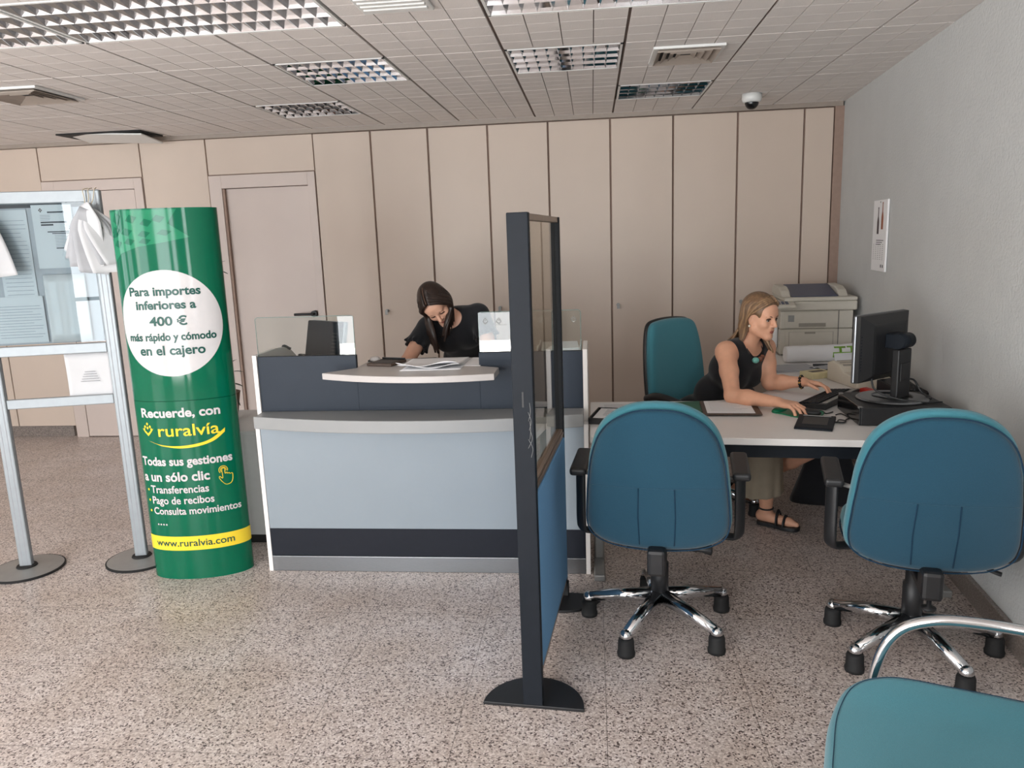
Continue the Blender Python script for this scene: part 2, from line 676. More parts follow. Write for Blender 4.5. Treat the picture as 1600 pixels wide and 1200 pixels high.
M['hair_fair'] = mat('dark_blonde_hair', (120, 92, 68), 0.45, var=0.38, nscale=70, stretch=(1, 1, 0.12))
M['black_cloth'] = mat('black_cloth', (20, 20, 25), 0.9, var=0.15, nscale=40, sheen=0.15)
M['khaki'] = mat('khaki_cloth', (150, 138, 120), 0.9, var=0.06, nscale=20)
M['turquoise'] = mat('turquoise_bead', (120, 190, 178), 0.3)
M['wood_bead'] = mat('brown_bead', (120, 74, 56), 0.4)
M['pearl'] = mat('pearl', (235, 225, 205), 0.2)
M['gold'] = mat('gold', (205, 165, 90), 0.25, 0.9)
M['beige'] = mat('beige_plastic', (206, 196, 180), 0.45, var=0.02)
M['printer'] = mat('printer_plastic', (202, 196, 184), 0.5, var=0.02)
M['printer_dark'] = mat('printer_recess', (150, 144, 134), 0.5)
M['blue_tray'] = mat('blue_tray', (52, 66, 96), 0.35)
M['cream'] = mat('cream_card', (226, 214, 170), 0.6)
M['lime'] = mat('lime_print', (120, 168, 52), 0.5)
M['red'] = mat('red_plastic', (190, 50, 40), 0.4)
M['pad_green'] = mat('mouse_mat_green', (0, 124, 86), 0.35, var=0.05)
M['clip_brown'] = mat('brown_board', (74, 58, 48), 0.5)
M['folder_green'] = mat('green_folder', (12, 92, 62), 0.45)
M['leaf'] = mat('plant_leaf', (36, 52, 34), 0.5, var=0.2)
M['pot'] = mat('plant_pot', (110, 84, 66), 0.7)
M['wine'] = mat('wine_print', (60, 42, 50), 0.6)
M['rose'] = mat('amber_print', (150, 80, 48), 0.6)
M['bronze'] = mat('bronze_bar', (150, 132, 118), 0.35, 0.5)
M['tube'] = mat('lamp_tube', (236, 236, 232), 0.4)
M['screen'] = mat('dark_screen', (26, 34, 48), 0.12)


def floor_material():
    m = bpy.data.materials.new('terrazzo_floor')
    m.use_nodes = True
    nt = m.node_tree
    b = nt.nodes['Principled BSDF']
    tc = nt.nodes.new('ShaderNodeTexCoord')
    pos = tc.outputs['Object']

    def ramp(src, stops):
        r = nt.nodes.new('ShaderNodeValToRGB')
        while len(r.color_ramp.elements) < len(stops):
            r.color_ramp.elements.new(0.5)
        for e, (p, c) in zip(r.color_ramp.elements, stops):
            e.position = p
            e.color = lin(c)
        nt.links.new(src, r.inputs['Fac'])
        return r.outputs['Color']
    v = nt.nodes.new('ShaderNodeTexVoronoi')
    v.inputs['Scale'].default_value = 175
    nt.links.new(pos, v.inputs['Vector'])
    sep = nt.nodes.new('ShaderNodeSeparateColor')
    nt.links.new(v.outputs['Color'], sep.inputs['Color'])
    r1 = ramp(sep.outputs['Red'], [(0.0, (84, 74, 74)), (0.11, (110, 98, 95)), (0.18, (178, 167, 161)), (0.5, (202, 192, 187)), (0.8, (221, 213, 208)), (1.0, (236, 230, 227))])
    n = nt.nodes.new('ShaderNodeTexNoise')
    n.inputs['Scale'].default_value = 3.0
    nt.links.new(pos, n.inputs['Vector'])
    r2 = ramp(n.outputs['Fac'], [(0.3, (238, 230, 224)), (0.7, (255, 252, 252))])
    mx = nt.nodes.new('ShaderNodeMix')
    mx.data_type = 'RGBA'
    mx.blend_type = 'MULTIPLY'
    mx.inputs[0].default_value = 1.0
    nt.links.new(r1, mx.inputs[6])
    nt.links.new(r2, mx.inputs[7])
    # joints between the slabs
    sx = nt.nodes.new('ShaderNodeSeparateXYZ')
    nt.links.new(pos, sx.inputs[0])

    def joint(out, pitch, off):
        a = nt.nodes.new('ShaderNodeMath')
        a.operation = 'ADD'
        a.inputs[1].default_value = 100 * pitch - off + pitch / 2
        nt.links.new(out, a.inputs[0])
        f = nt.nodes.new('ShaderNodeMath')
        f.operation = 'MODULO'
        f.inputs[1].default_value = pitch
        nt.links.new(a.outputs[0], f.inputs[0])
        s_ = nt.nodes.new('ShaderNodeMath')
        s_.operation = 'SUBTRACT'
        s_.inputs[1].default_value = pitch / 2
        nt.links.new(f.outputs[0], s_.inputs[0])
        ab = nt.nodes.new('ShaderNodeMath')
        ab.operation = 'ABSOLUTE'
        nt.links.new(s_.outputs[0], ab.inputs[0])
        l = nt.nodes.new('ShaderNodeMath')
        l.operation = 'LESS_THAN'
        l.inputs[1].default_value = 0.0016
        nt.links.new(ab.outputs[0], l.inputs[0])
        return l.outputs[0]
    jx, jy = joint(sx.outputs[0], 0.496, 0.024), joint(sx.outputs[1], 0.474, 3.043)
    mm = nt.nodes.new('ShaderNodeMath')
    mm.operation = 'MAXIMUM'
    nt.links.new(jx, mm.inputs[0])
    nt.links.new(jy, mm.inputs[1])
    k = nt.nodes.new('ShaderNodeMath')
    k.operation = 'MULTIPLY'
    k.inputs[1].default_value = 0.6
    nt.links.new(mm.outputs[0], k.inputs[0])
    mj = nt.nodes.new('ShaderNodeMix')
    mj.data_type = 'RGBA'
    mj.inputs[7].default_value = lin((92, 82, 76))
    nt.links.new(k.outputs[0], mj.inputs[0])
    nt.links.new(mx.outputs[2], mj.inputs[6])
    nt.links.new(mj.outputs[2], b.inputs['Base Color'])
    b.inputs['Roughness'].default_value = 0.3
    b.inputs['Specular IOR Level'].default_value = 0.45
    return m


M['floor'] = floor_material()

# ------------------------------------------------------------------ the room
BACK_Y, CEIL = 6.19, 2.495


def right_x(y):
    return 1.315 + 0.0886 * y


struct('floor', box((-7.6, -4.6, -0.1), (2.1, 6.5, 0.0)), M['floor'])
struct('wall_back', box((-7.6, BACK_Y + 0.05, 0.0), (2.1, BACK_Y + 0.2, 2.9)), M['panel'])
struct('wall_right', prism([(right_x(-4.6), -4.6), (right_x(-4.6) + 0.2, -4.6), (right_x(6.3) + 0.2, 6.3), (right_x(6.3), 6.3)], 0.0, 2.9), M['plaster'])


def holed(fixed, along, lo, hi, zlo, zhi, holes, th):
    """wall of boxes around rectangular openings; along = 'x' or 'y'"""
    bm = bmesh.new()

    def put(a0, a1, z0, z1):
        if a1 - a0 > 1e-4 and z1 - z0 > 1e-4:
            if along == 'x':
                add_box(bm, (a0, fixed - th, z0), (a1, fixed, z1))
            else:
                add_box(bm, (fixed - th, a0, z0), (fixed, a1, z1))
    prev = lo
    for a0, a1, z0, z1 in sorted(holes):
        put(prev, a0, zlo, zhi)
        put(a0, a1, zlo, z0)
        put(a0, a1, z1, zhi)
        prev = a1
    put(prev, hi, zlo, zhi)
    return bm


struct('wall_front', holed(FRONT_Y, 'x', -7.6, 1.2, 0, 2.9, FRONT_WINDOWS, 0.08), M['wall'])
struct('wall_left', holed(LEFT_X, 'y', -4.6, 6.3, 0, 2.9, LEFT_WINDOWS, 0.08), M['wall'])
for i, (a0, a1, z0, z1) in enumerate(FRONT_WINDOWS):
    bm = bmesh.new()
    for (p, q) in (((a0, z0), (a0 + 0.04, z1)), ((a1 - 0.04, z0), (a1, z1)), ((a0, z0), (a1, z0 + 0.05)), ((a0, z1 - 0.05), (a1, z1)), ((a0, z0 + 0.95), (a1, z0 + 0.99))):
        add_box(bm, (p[0], FRONT_Y - 0.06, p[1]), (q[0], FRONT_Y + 0.01, q[1]))
    struct('window_%d' % (i + 1), bm, M['charcoal'])
for i, (a0, a1, z0, z1) in enumerate(LEFT_WINDOWS):
    bm = bmesh.new()
    for (p, q) in (((a0, z0), (a0 + 0.04, z1)), ((a1 - 0.04, z0), (a1, z1)), ((a0, z0), (a1, z0 + 0.05)), ((a0, z1 - 0.05), (a1, z1)), (((a0 + a1) / 2, z0), ((a0 + a1) / 2 + 0.04, z1))):
        add_box(bm, (LEFT_X - 0.06, p[0], p[1]), (LEFT_X + 0.01, q[0], q[1]))
    struct('window_%d' % (i + 5), bm, M['charcoal'])

# ---- ceiling: tiles with open joints under a dark backing
CX = [0.17 + 0.588 * k for k in range(-13, 4)]
CY = [3.372 - 0.578 * k for k in range(14, 0, -1)] + [3.372, 3.955, 4.53, 5.045, 5.575, 6.12, 6.3]


def cell_x(x):
    return min(range(len(CX)), key=lambda i: abs(CX[i] - x))


def cell_y(y):
    return min(range(len(CY)), key=lambda i: abs(CY[i] - y))


# fixtures: (x0, x1, y0, y1) snapped to the grid
LIGHTS = [(-2.18, -1.006, 2.794, 3.372), (-3.36, -2.18, 2.794, 3.372), (-1.594, -1.006, 3.955, 4.53), (-2.18, -1.594, 5.045, 5.575),
          (-0.418, 0.17, 3.955, 4.53), (0.17, 0.758, 5.045, 5.575), (-0.418, 0.758, 2.794, 3.372), (-5.12, -4.534, 5.045, 5.575)]
HOLES = set()
for (x0, x1, y0, y1) in LIGHTS:
    for i in range(cell_x(x0), cell_x(x1)):
        for j in range(cell_y(y0), cell_y(y1)):
            HOLES.add((i, j))
PLAIN = {(cell_x(-1.594), cell_y(4.53) + 0)}
bm = bmesh.new()
for i in range(len(CX) - 1):
    for j in range(len(CY) - 1):
        if (i, j) in HOLES:
            continue
        x0, x1, y0, y1 = CX[i] + 0.005, CX[i + 1] - 0.005, CY[j] + 0.003, CY[j + 1] - 0.003
        n = 4
        if y1 - y0 < 0.3:
            ny = 1
        else:
            ny = 4
        for a in range(n):
            for b in range(ny):
                ga, gb = 0.0022, 0.0016
                p0, p1 = x0 + (x1 - x0) * a / n + ga, x0 + (x1 - x0) * (a + 1) / n - ga
                q0, q1 = y0 + (y1 - y0) * b / ny + gb, y0 + (y1 - y0) * (b + 1) / ny - gb
                z, zt = CEIL, CEIL + 0.012
                vs = [bm.verts.new(v) for v in ((p0, q0, z), (p0, q1, z), (p1, q1, z), (p1, q0, z), (p0, q0, zt), (p0, q1, zt), (p1, q1, zt), (p1, q0, zt))]
                bm.faces.new(vs[:4])
                for k in range(4):
                    bm.faces.new((vs[k], vs[4 + k], vs[4 + (k + 1) % 4], vs[(k + 1) % 4]))
ceiling = struct('ceiling', bm, M['tile'])
bm = bmesh.new()
for i in range(len(CX) - 1):
    for j in range(len(CY) - 1):
        if (i, j) not in HOLES:
            add_box(bm, (CX[i], CY[j], CEIL + 0.009), (CX[i + 1], CY[j + 1], CEIL + 0.03))
struct('joint_backing', bm, M['grid'], ceiling)
struct('roof_slab', box((-7.6, -4.6, CEIL + 0.16), (2.1, 6.5, CEIL + 0.25)), M['wall'], ceiling)

struct('trim_1', box((-7.4, 6.135, 2.462), (1.85, 6.24, CEIL + 0.004), 0.004), M['crown'])
struct('trim_2', box((1.795, 6.14, 0.0), (1.87, 6.24, 2.465), 0.003), M['gap'])
struct('baseboard_right', prism([(right_x(-4.3) - 0.022, -4.3), (right_x(-4.3), -4.3), (right_x(6.13), 6.13), (right_x(6.13) - 0.022, 6.13)], 0.0, 0.095, 0.003), M['granite'])
struct('baseboard_back', box((-7.4, 6.19, 0.0), (-4.60, 6.24, 0.1), 0.002), M['granite'])

# ---- wall panelling left of the closets, with two doors
PF = 6.165   # panel faces


def panel(bm, x0, x1, z0, z1, y=PF):
    add_box(bm, (x0 + 0.005, y, z0), (x1 - 0.005, BACK_Y + 0.05, z1), 0.003)


bm = bmesh.new()
for x0, x1 in ((-7.4, -6.6), (-6.6, -5.85), (-5.85, -5.1), (-5.1, -4.555)):
    panel(bm, x0, x1, 0.1, 2.46)
panel(bm, -4.555, -3.66, 2.192, 2.46)
panel(bm, -3.66, -3.095, 0.0, 2.46)
panel(bm, -3.095, -2.195, 2.18, 2.46)
panelling = struct('trim_3', bm, M['panel'])
bm = bmesh.new()
for x0, x1 in ((-7.4, -4.56), (-3.665, -3.09), (-2.2, -2.19)):
    add_box(bm, (x0, BACK_Y - 0.005, 0.1), (x1, BACK_Y + 0.05, 2.46))
for x0, x1 in ((-4.56, -3.665), (-3.09, -2.2)):
    add_box(bm, (x0, BACK_Y - 0.005, 2.15), (x1, BACK_Y + 0.05, 2.46))
struct('panel_joints', bm, M['gap'], panelling)


def door(n, x0, x1, zt, lx0, lx1, lzt, leaf_y):
    bm = bmesh.new()
    for (a0, a1, z0, z1) in ((x0, lx0, 0, zt), (lx1, x1, 0, zt), (lx0, lx1, lzt, zt)):
        add_box(bm, (a0 + (0.005 if a0 == x0 else 0), PF - 0.012, z0), (a1 - (0.005 if a1 == x1 else 0), BACK_Y + 0.05, z1), 0.002)
    d = struct('door_%d' % n, bm, M['door'])
    struct('door_leaf', box((lx0 + 0.004, leaf_y, 0.006), (lx1 - 0.004, leaf_y + 0.04, lzt - 0.004), 0.002), M['door'], d)
    return d


d1 = door(1, -4.555, -3.66, 2.185, -4.44, -3.735, 2.1, PF - 0.008)
d2 = door(2, -3.095, -2.195, 2.172, -2.985, -2.262, 2.07, PF + 0.022)
struct('door_reveal', box((-2.983, PF - 0.006, 0.006), (-2.965, PF + 0.06, 2.066)), M['gap'], d2)
bm = bmesh.new()
add_tube(bm, [(-2.295, PF - 0.03, 1.035), (-2.295, PF + 0.022, 1.035)], 0.026, 20)
add_tube(bm, smooth_path([(-2.295, PF + 0.01, 1.035), (-2.295, PF - 0.045, 1.035), (-2.31, PF - 0.055, 1.035), (-2.45, PF - 0.055, 1.035)], 6), 0.011, 12)
add_tube(bm, [(-2.295, PF + 0.006, 0.955), (-2.295, PF + 0.022, 0.955)], 0.024, 20)
struct('door_handle', bm, M['black'], d2)

# ---- built-in closets: each unit is a carcass with its doors and a lock
CLOSETS = [((-2.195, -1.722, -1.265), 'first pair of beige closet doors, beside the grey-pink door'),
           ((-1.265, -0.793, -0.325), 'second pair of beige closet doors, behind the dark-haired person'),
           ((-0.325, 0.150, 0.622), 'third pair of beige closet doors, behind the partition screen'),
           ((0.622, 1.098, 1.580), 'fourth pair of beige closet doors, behind the blonde seated person'),
           ((1.580, 1.795), 'narrow beige closet door in the corner above the printer')]
for xs, lab in CLOSETS:
    t = thing('built_in_closet', lab, 'closet', (xs[0], BACK_Y, 0), 0, 'floor-to-ceiling closets along the back wall')
    obj('carcass', box((xs[0] + 0.001, 6.172, 0.0), (xs[-1] - 0.001, 6.239, 2.461)), M['gap'], t, world=True)
    for k in range(len(xs) - 1):
        d = obj('door', box((xs[k] + 0.007, 6.150, 0.06), (xs[k + 1] - 0.007, 6.171, 2.455), 0.003), M['panel'], t, world=True)
        if k == 1:
            bm = bmesh.new()
            add_tube(bm, [(xs[1] + 0.048, 6.150, 1.045), (xs[1] + 0.048, 6.142, 1.045)], 0.014, 16)
            add_tube(bm, [(xs[1] + 0.048, 6.143, 1.045), (xs[1] + 0.048, 6.120, 1.045)], 0.004, 8)
            add_box(bm, (xs[1] + 0.038, 6.112, 1.016), (xs[1] + 0.060, 6.116, 1.052), 0.001)
            obj('lock', bm, M['grey_metal'], d, world=True, label='small metal lock with key')

# ---- recessed louvre lights
LIGHT_LABELS = ['large louvred ceiling light at top left, right of the white dividing strip', 'large louvred ceiling light in the top left corner, left of the white strip',
                'square louvred ceiling light above the counter, next to the large one at left', 'louvred ceiling light nearest the back wall, above the grey-pink door',
                'square louvred ceiling light directly left of the square white air diffuser', 'louvred ceiling light between the white air diffuser and the closets, left of the dome camera',
                'large louvred ceiling light cut by the top edge of the picture', 'far louvred ceiling light at the left edge of the picture']
for (x0, x1, y0, y1), lab in zip(LIGHTS, LIGHT_LABELS):
    x0, x1, y0, y1 = CX[cell_x(x0)], CX[cell_x(x1)], CY[cell_y(y0)], CY[cell_y(y1)]
    t = thing('louvre_light', lab, 'ceiling light', ((x0 + x1) / 2, (y0 + y1) / 2, CEIL), 0, 'recessed louvre lights')
    w, d = (x1 - x0) / 2 - 0.008, (y1 - y0) / 2 - 0.008
    bm = bmesh.new()
    zt = 0.12
    for (a, b) in (((-w, -d, -0.002), (-w + 0.012, d, zt)), ((w - 0.012, -d, -0.002), (w, d, zt)), ((-w, -d, -0.002), (w, -d + 0.012, zt)), ((-w, d - 0.012, -0.002), (w, d, zt)), ((-w, -d, zt), (w, d, zt + 0.01))):
        add_box(bm, a, b)
    obj('housing', bm, M['white_metal'], t)
    bm = bmesh.new()
    nx = round(2 * w / 0.066)
    ny = 4
    h = 0.042
    W2, D2 = w - 0.013, d - 0.013
    for i in range(nx + 1):          # cross blades, a V in section
        x = -W2 + 2 * W2 * i / nx
        q = 0.016
        xl, xr = max(x - q, -W2), min(x + q, W2)
        add_v = [(xl, h), (xr, h), (x, 0.0)]
        va = [bm.verts.new((p[0], -D2, p[1])) for p in add_v]
        vb = [bm.verts.new((p[0], D2, p[1])) for p in add_v]
        for k in range(3):
            bm.faces.new((va[k], va[(k + 1) % 3], vb[(k + 1) % 3], vb[k]))
        bm.faces.new(va)
        bm.faces.new(vb[::-1])
    for j in range(ny + 1):          # long blades, curved in section
        y = -D2 + 2 * D2 * j / ny
        prof = [(0.0, 0.0), (0.006, 0.014), (0.015, 0.03), (0.026, 0.05)]
        sec = [(max(-D2, min(D2, y - p)), z) for p, z in prof[::-1]] + [(max(-D2, min(D2, y + p)), z) for p, z in prof[1:]]
        va = [bm.verts.new((-W2, p[0], p[1])) for p in sec]
        vb = [bm.verts.new((W2, p[0], p[1])) for p in sec]
        n = len(sec)
        for k in range(n):
            bm.faces.new((va[k], va[(k + 1) % n], vb[(k + 1) % n], vb[k]))
    obj('louvre', bm, M['mirror'], t)
    for j in range(ny):
        y = -D2 + 2 * D2 * (j + 0.5) / ny
        obj('lamp_tube', tube([(-W2 + 0.02, y, 0.088), (W2 - 0.02, y, 0.088)], 0.013, 10), M['tube'], t)


# ---- air diffusers, sensor plate, camera
def diffuser(x0, x1, y0, y1, lab):
    t = thing('air_diffuser', lab, 'air vent', ((x0 + x1) / 2, (y0 + y1) / 2, CEIL), 0, 'ceiling air diffusers')
    w, d = (x1 - x0) / 2, (y1 - y0) / 2

    def ring(bm, a, b, zt, zb, th=0.006):
        """sloping square collar: from half sizes a (outer, at zb) up to b (inner, at zt)"""
        o = [bm.verts.new((sx * a[0], sy * a[1], zb)) for sx, sy in ((-1, -1), (1, -1), (1, 1), (-1, 1))]
        i = [bm.verts.new((sx * b[0], sy * b[1], zt)) for sx, sy in ((-1, -1), (1, -1), (1, 1), (-1, 1))]
        o2 = [bm.verts.new((v.co.x, v.co.y, v.co.z + th)) for v in o]
        i2 = [bm.verts.new((v.co.x, v.co.y, v.co.z + th)) for v in i]
        for k in range(4):
            k2 = (k + 1) % 4
            bm.faces.new((o[k], o[k2], i[k2], i[k]))
            bm.faces.new((o2[k], i2[k], i2[k2], o2[k2]))
            bm.faces.new((o[k], o2[k], o2[k2], o[k2]))
            bm.faces.new((i[k], i[k2], i2[k2], i2[k]))
    bm = bmesh.new()
    ring(bm, (w, d), (w - 0.03, d - 0.03), -0.012, -0.014, 0.012)
    obj('frame', bm, M['white_metal'], t)
    for k in range(4):
        bm = bmesh.new()
        s0, s1 = 0.88 - 0.2 * k, 0.72 - 0.2 * k
        ring(bm, (w * s0, d * s0), (w * s1, d * s1), -0.004, -0.026 + 0.003 * k)
        obj('blade', bm, M['crown'], t)
    obj('duct', box((-w + 0.02, -d + 0.02, -0.006), (w - 0.02, d - 0.02, -0.001)), M['black_matt'], t)


diffuser(0.315, 0.665, 4.07, 4.43, 'square white air diffuser between the louvre lights at right')
diffuser(-3.39, -2.97, 4.08, 4.5, 'square dark-edged air diffuser above the notice board')
t = thing('linear_vent', 'flat slatted white vent at the top edge between the large lights', 'air vent', (-0.74, 2.95, CEIL))
obj('frame', box((-0.14, -0.24, -0.014), (0.14, 0.23, 0.0), 0.004), M['white_metal'], t)
bm = bmesh.new()
for k in range(9):
    add_box(bm, (-0.125, -0.2 + 0.045 * k, -0.020), (0.125, -0.175 + 0.045 * k, -0.013), 0.002)
obj('slats', bm, M['white_metal'], t)
t = thing('hinged_vent', 'pale ceiling vent flap hanging slightly open above the beige panelling', 'air vent', (-3.72, 5.9, CEIL))
obj('frame', box((-0.34, -0.17, -0.012), (0.34, 0.16, 0.0), 0.003), M['black_matt'], t)  # black plate painting in the shaded gap behind the open flap
obj('flap', turn(box((-0.30, -0.15, -0.012), (0.32, 0.15, 0.0), 0.004), (R(-6), R(3), 0), (0.02, 0, -0.022)), M['white_metal'], t)
t = thing('dome_camera', 'white dome camera with dark lens on the ceiling by the corner', 'camera', (1.092, 5.62, CEIL))
bm = bmesh.new()
add_lathe(bm, (0, 0), [(0, 0), (0.066, 0), (0.066, -0.03), (0.060, -0.05), (0.048, -0.056), (0, -0.056)], 32)
obj('base', bm, M['white_metal'], t)
bm = bmesh.new()
add_lathe(bm, (0, 0), [(0.046, -0.05)] + [(0.046 * math.cos(a), -0.056 - 0.046 * math.sin(a)) for a in [R(10 * k) for k in range(0, 9)]] + [(0, -0.102)], 28)
obj('dome', bm, M['black_gloss'], t)

# ---- wall calendar on the right wall
yc = 4.973
t = thing('wall_calendar', 'white calendar sheet with two bottles hanging on the right wall', 'calendar', (right_x(yc) - 0.003, yc, 1.53), R(-90) + math.atan(-0.0886))
obj('pages', box((-0.152, -0.012, -0.213), (0.152, 0.0, 0.213), 0.002), M['paper_bright'], t)
for name, cx, h, mm in (('bottle_print', -0.035, 0.0, 'wine'), ('bottle_print', 0.055, 0.028, 'rose')):
    bm = bmesh.new()
    prof = [(0.0, -0.06), (0.020, -0.06), (0.021, 0.01), (0.017, 0.025), (0.008, 0.045), (0.007, 0.09), (0.009, 0.092), (0.009, 0.1), (0.0, 0.1)]
    pts = [(cx + p, z + 0.07 + h) for p, z in prof] + [(cx - p, z + 0.07 + h) for p, z in prof[::-1][1:-1]]
    bm2 = prism(pts, 0.012, 0.0128)
    for v in bm2.verts:
        x, z, y = v.co
        v.co = Vector((x, -y, z))
    obj(name, bm2, M[mm], t)
    bm.free()
bm = bmesh.new()
for k in range(3):
    add_box(bm, (-0.06, -0.0126, -0.03 - 0.012 * k), (0.10 - 0.03 * k, -0.012, -0.026 - 0.012 * k))
for k in range(9):
    for c in range(5):
        add_box(bm, (-0.12 + 0.05 * c, -0.0126, -0.055 - 0.011 * k), (-0.10 + 0.05 * c, -0.012, -0.053 - 0.011 * k))
for cx in (0.06, 0.10):
    add_box(bm, (cx, -0.0126, -0.19), (cx + 0.018, -0.012, -0.172))
obj('print', bm, M['ink_dark'], t)
obj('hanging_hole', tube([(0.0, -0.0125, 0.2), (0.0, -0.0115, 0.2)], 0.006, 12), M['ink_dark'], t)


# ------------------------------------------------------------------ advertising column
CCX, CCY, CA, CB, CT = -1.977, 3.473, 0.24, 0.114, 0.182
_ang = np.linspace(-1.5 * math.pi, 0.5 * math.pi, 4001)
_ex = CCX + CA * np.cos(_ang) * math.cos(CT) - CB * np.sin(_ang) * math.sin(CT)
_ey = CCY + CA * np.cos(_ang) * math.sin(CT) + CB * np.sin(_ang) * math.cos(CT)
_arc = np.concatenate([[0], np.cumsum(np.hypot(np.diff(_ex), np.diff(_ey)))])
_arc -= _arc[np.argmin(abs(_ang + math.pi / 2))]


def on_column(s, z, off=0.0):
    """point on the column's skin at arc length s from the front middle and height z"""
    a = float(np.interp(s, _arc, _ang))
    nx, ny = math.cos(a) / CA, math.sin(a) / CB
    l = math.hypot(nx, ny)
    nx, ny = nx / l, ny / l
    x = CA * math.cos(a) + off * nx
    y = CB * math.sin(a) + off * ny
    return Vector((CCX + x * math.cos(CT) - y * math.sin(CT), CCY + x * math.sin(CT) + y * math.cos(CT), z))


col = thing('advertising_column', 'tall glossy green elliptical advertising column with a white circle and yellow band', 'advertising column', (CCX, CCY, 0))
H_COL = 1.785
PERIM = float(_arc[-1] - _arc[0])
for nm, z0, z1 in (('lower_shell', 0.0, 0.8955), ('upper_shell', 0.8975, H_COL)):
    bm = bmesh.new()
    N = 72
    rings = []
    for off, z in ((0, z0), (0, z1), (-0.004, z1), (-0.004, z0)):
        rings.append([bm.verts.new(on_column(_arc[0] + PERIM * k / N, z, off)) for k in range(N)])
    for a, b in zip(rings, rings[1:] + rings[:1]):
        for k in range(N):
            f = bm.faces.new((a[k], a[(k + 1) % N], b[(k + 1) % N], b[k]))
    for f in bm.faces:
        f.smooth = True
    bmesh.ops.recalc_face_normals(bm, faces=list(bm.faces))
    for e in bm.edges:      # crisp rims, smooth skin
        if len(e.link_faces) == 2 and e.link_faces[0].normal.dot(e.link_faces[1].normal) < 0.5:
            e.smooth = False
    o = obj(nm, bm, M['green'], col, world=True)


def skin_normals(o):
    """printed film takes the curvature of the column under it"""
    me = o.data
    ct, st_ = math.cos(CT), math.sin(CT)
    ns = []
    for v in me.vertices:
        x, y = v.co.x * ct + v.co.y * st_, -v.co.x * st_ + v.co.y * ct
        nx, ny = x / CA ** 2, y / CB ** 2
        ns.append(Vector((nx * ct - ny * st_, nx * st_ + ny * ct, 0)).normalized())
    me.normals_split_custom_set_from_vertices(ns)


def wrap(bm, s0, z0, off=0.0018, slant=0.0):
    for v in bm.verts:
        v.co = on_column(s0 + v.co.x, z0 + v.co.y + slant * v.co.x, off)
    for f in bm.faces:
        f.smooth = True
    return bm


def patch(poly, off, n=10):
    n = max(2, int(n * 1.6))
    """flat outline (s, z) cut into strips and wrapped on the column"""
    bm = bmesh.new()
    vs = [bm.verts.new((p[0], p[1], 0)) for p in poly]
    f = bm.faces.new(vs)
    f.normal_update()
    if f.normal.z < 0:
        f.normal_flip()
    s0, s1 = min(p[0] for p in poly), max(p[0] for p in poly)
    for k in range(1, n):
        x = s0 + (s1 - s0) * k / n
        bmesh.ops.bisect_plane(bm, geom=list(bm.verts) + list(bm.edges) + list(bm.faces), plane_co=(x, 0, 0), plane_no=(1, 0, 0))
    return wrap(bm, 0, 0, off)


disc = [(0.0 + 0.243 * math.cos(2 * math.pi * k / 72), 1.262 + 0.247 * math.sin(2 * math.pi * k / 72)) for k in range(72)]
obj('white_disc', patch(disc, 0.0012, 24), M['print_white'], col, world=True)
bnd = [(-0.268 + 0.572 * k / 40, 0.150) for k in range(41)] + [(0.304 - 0.572 * k / 40, 0.222) for k in range(41)]
obj('yellow_band', patch(bnd, 0.0012, 30), M['print_yellow'], col, world=True)
for s, s0, z0, w, cap, bold, mm in (
        ('Para importes', -0.169, 1.394, 0.326, 0.040, 0.030, 'green_ink'), ('inferiores a', -0.142, 1.331, 0.273, 0.040, 0.030, 'green_ink'),
        ('400 €', -0.085, 1.255, 0.171, 0.042, 0.026, 'green_ink'), ('más rápido y cómodo', -0.199, 1.185, 0.405, 0.036, 0.030, 'green_ink'),
        ('en el cajero', -0.149, 1.118, 0.300, 0.044, 0.026, 'green_ink'),
        ('Recuerde, con', -0.191, 0.820, 0.376, 0.044, 0.030, 'print_white'), ('ruralvía', -0.109, 0.727, 0.282, 0.058, 0.010, 'print_yellow'),
        ('Todas sus gestiones', -0.226, 0.583, 0.444, 0.042, 0.030, 'print_white'), ('a un sólo clic', -0.226, 0.504, 0.333, 0.046, 0.030, 'print_white'),
        ('Transferencias', -0.191, 0.444, 0.288, 0.038, 0.020, 'print_white'), ('Pago de recibos', -0.189, 0.389, 0.305, 0.038, 0.020, 'print_white'),
        ('Consulta movimientos', -0.188, 0.336, 0.426, 0.036, 0.020, 'print_white'), ('www.ruralvia.com', -0.198, 0.172, 0.387, 0.036, 0.010, 'green_ink')):
    bm = text_mesh(s, cap / 0.72, w, bold)
    obj('lettering', wrap(bm, s0, z0, 0.0026), M[mm], col, world=True)
for z in (0.458, 0.405, 0.351):
    obj('bullet', patch([(-0.209 + 0.006 * math.cos(R(30 * k)), z + 0.006 * math.sin(R(30 * k))) for k in range(12)], 0.002, 1), M['print_yellow'], col, world=True)
for k in range(4):
    obj('dot', patch([(-0.172 + 0.0155 * k + 0.0045 * math.cos(R(30 * j)), 0.283 + 0.0045 * math.sin(R(30 * j))) for j in range(12)], 0.002, 1), M['print_white'], col, world=True)
# swoosh under the name
up = [(-0.169, 0.706), (-0.10, 0.685), (-0.021, 0.678), (0.06, 0.684), (0.13, 0.702), (0.199, 0.748)]
lo_ = [(0.196, 0.728), (0.14, 0.690), (0.06, 0.670), (-0.021, 0.667), (-0.10, 0.680)]
obj('swoosh', patch([(p.x, p.y) for p in smooth_path([(a, b, 0) for a, b in up], 5)] + [(p.x, p.y) for p in smooth_path([(a, b, 0) for a, b in lo_], 5)], 0.002, 16), M['print_yellow'], col, world=True)


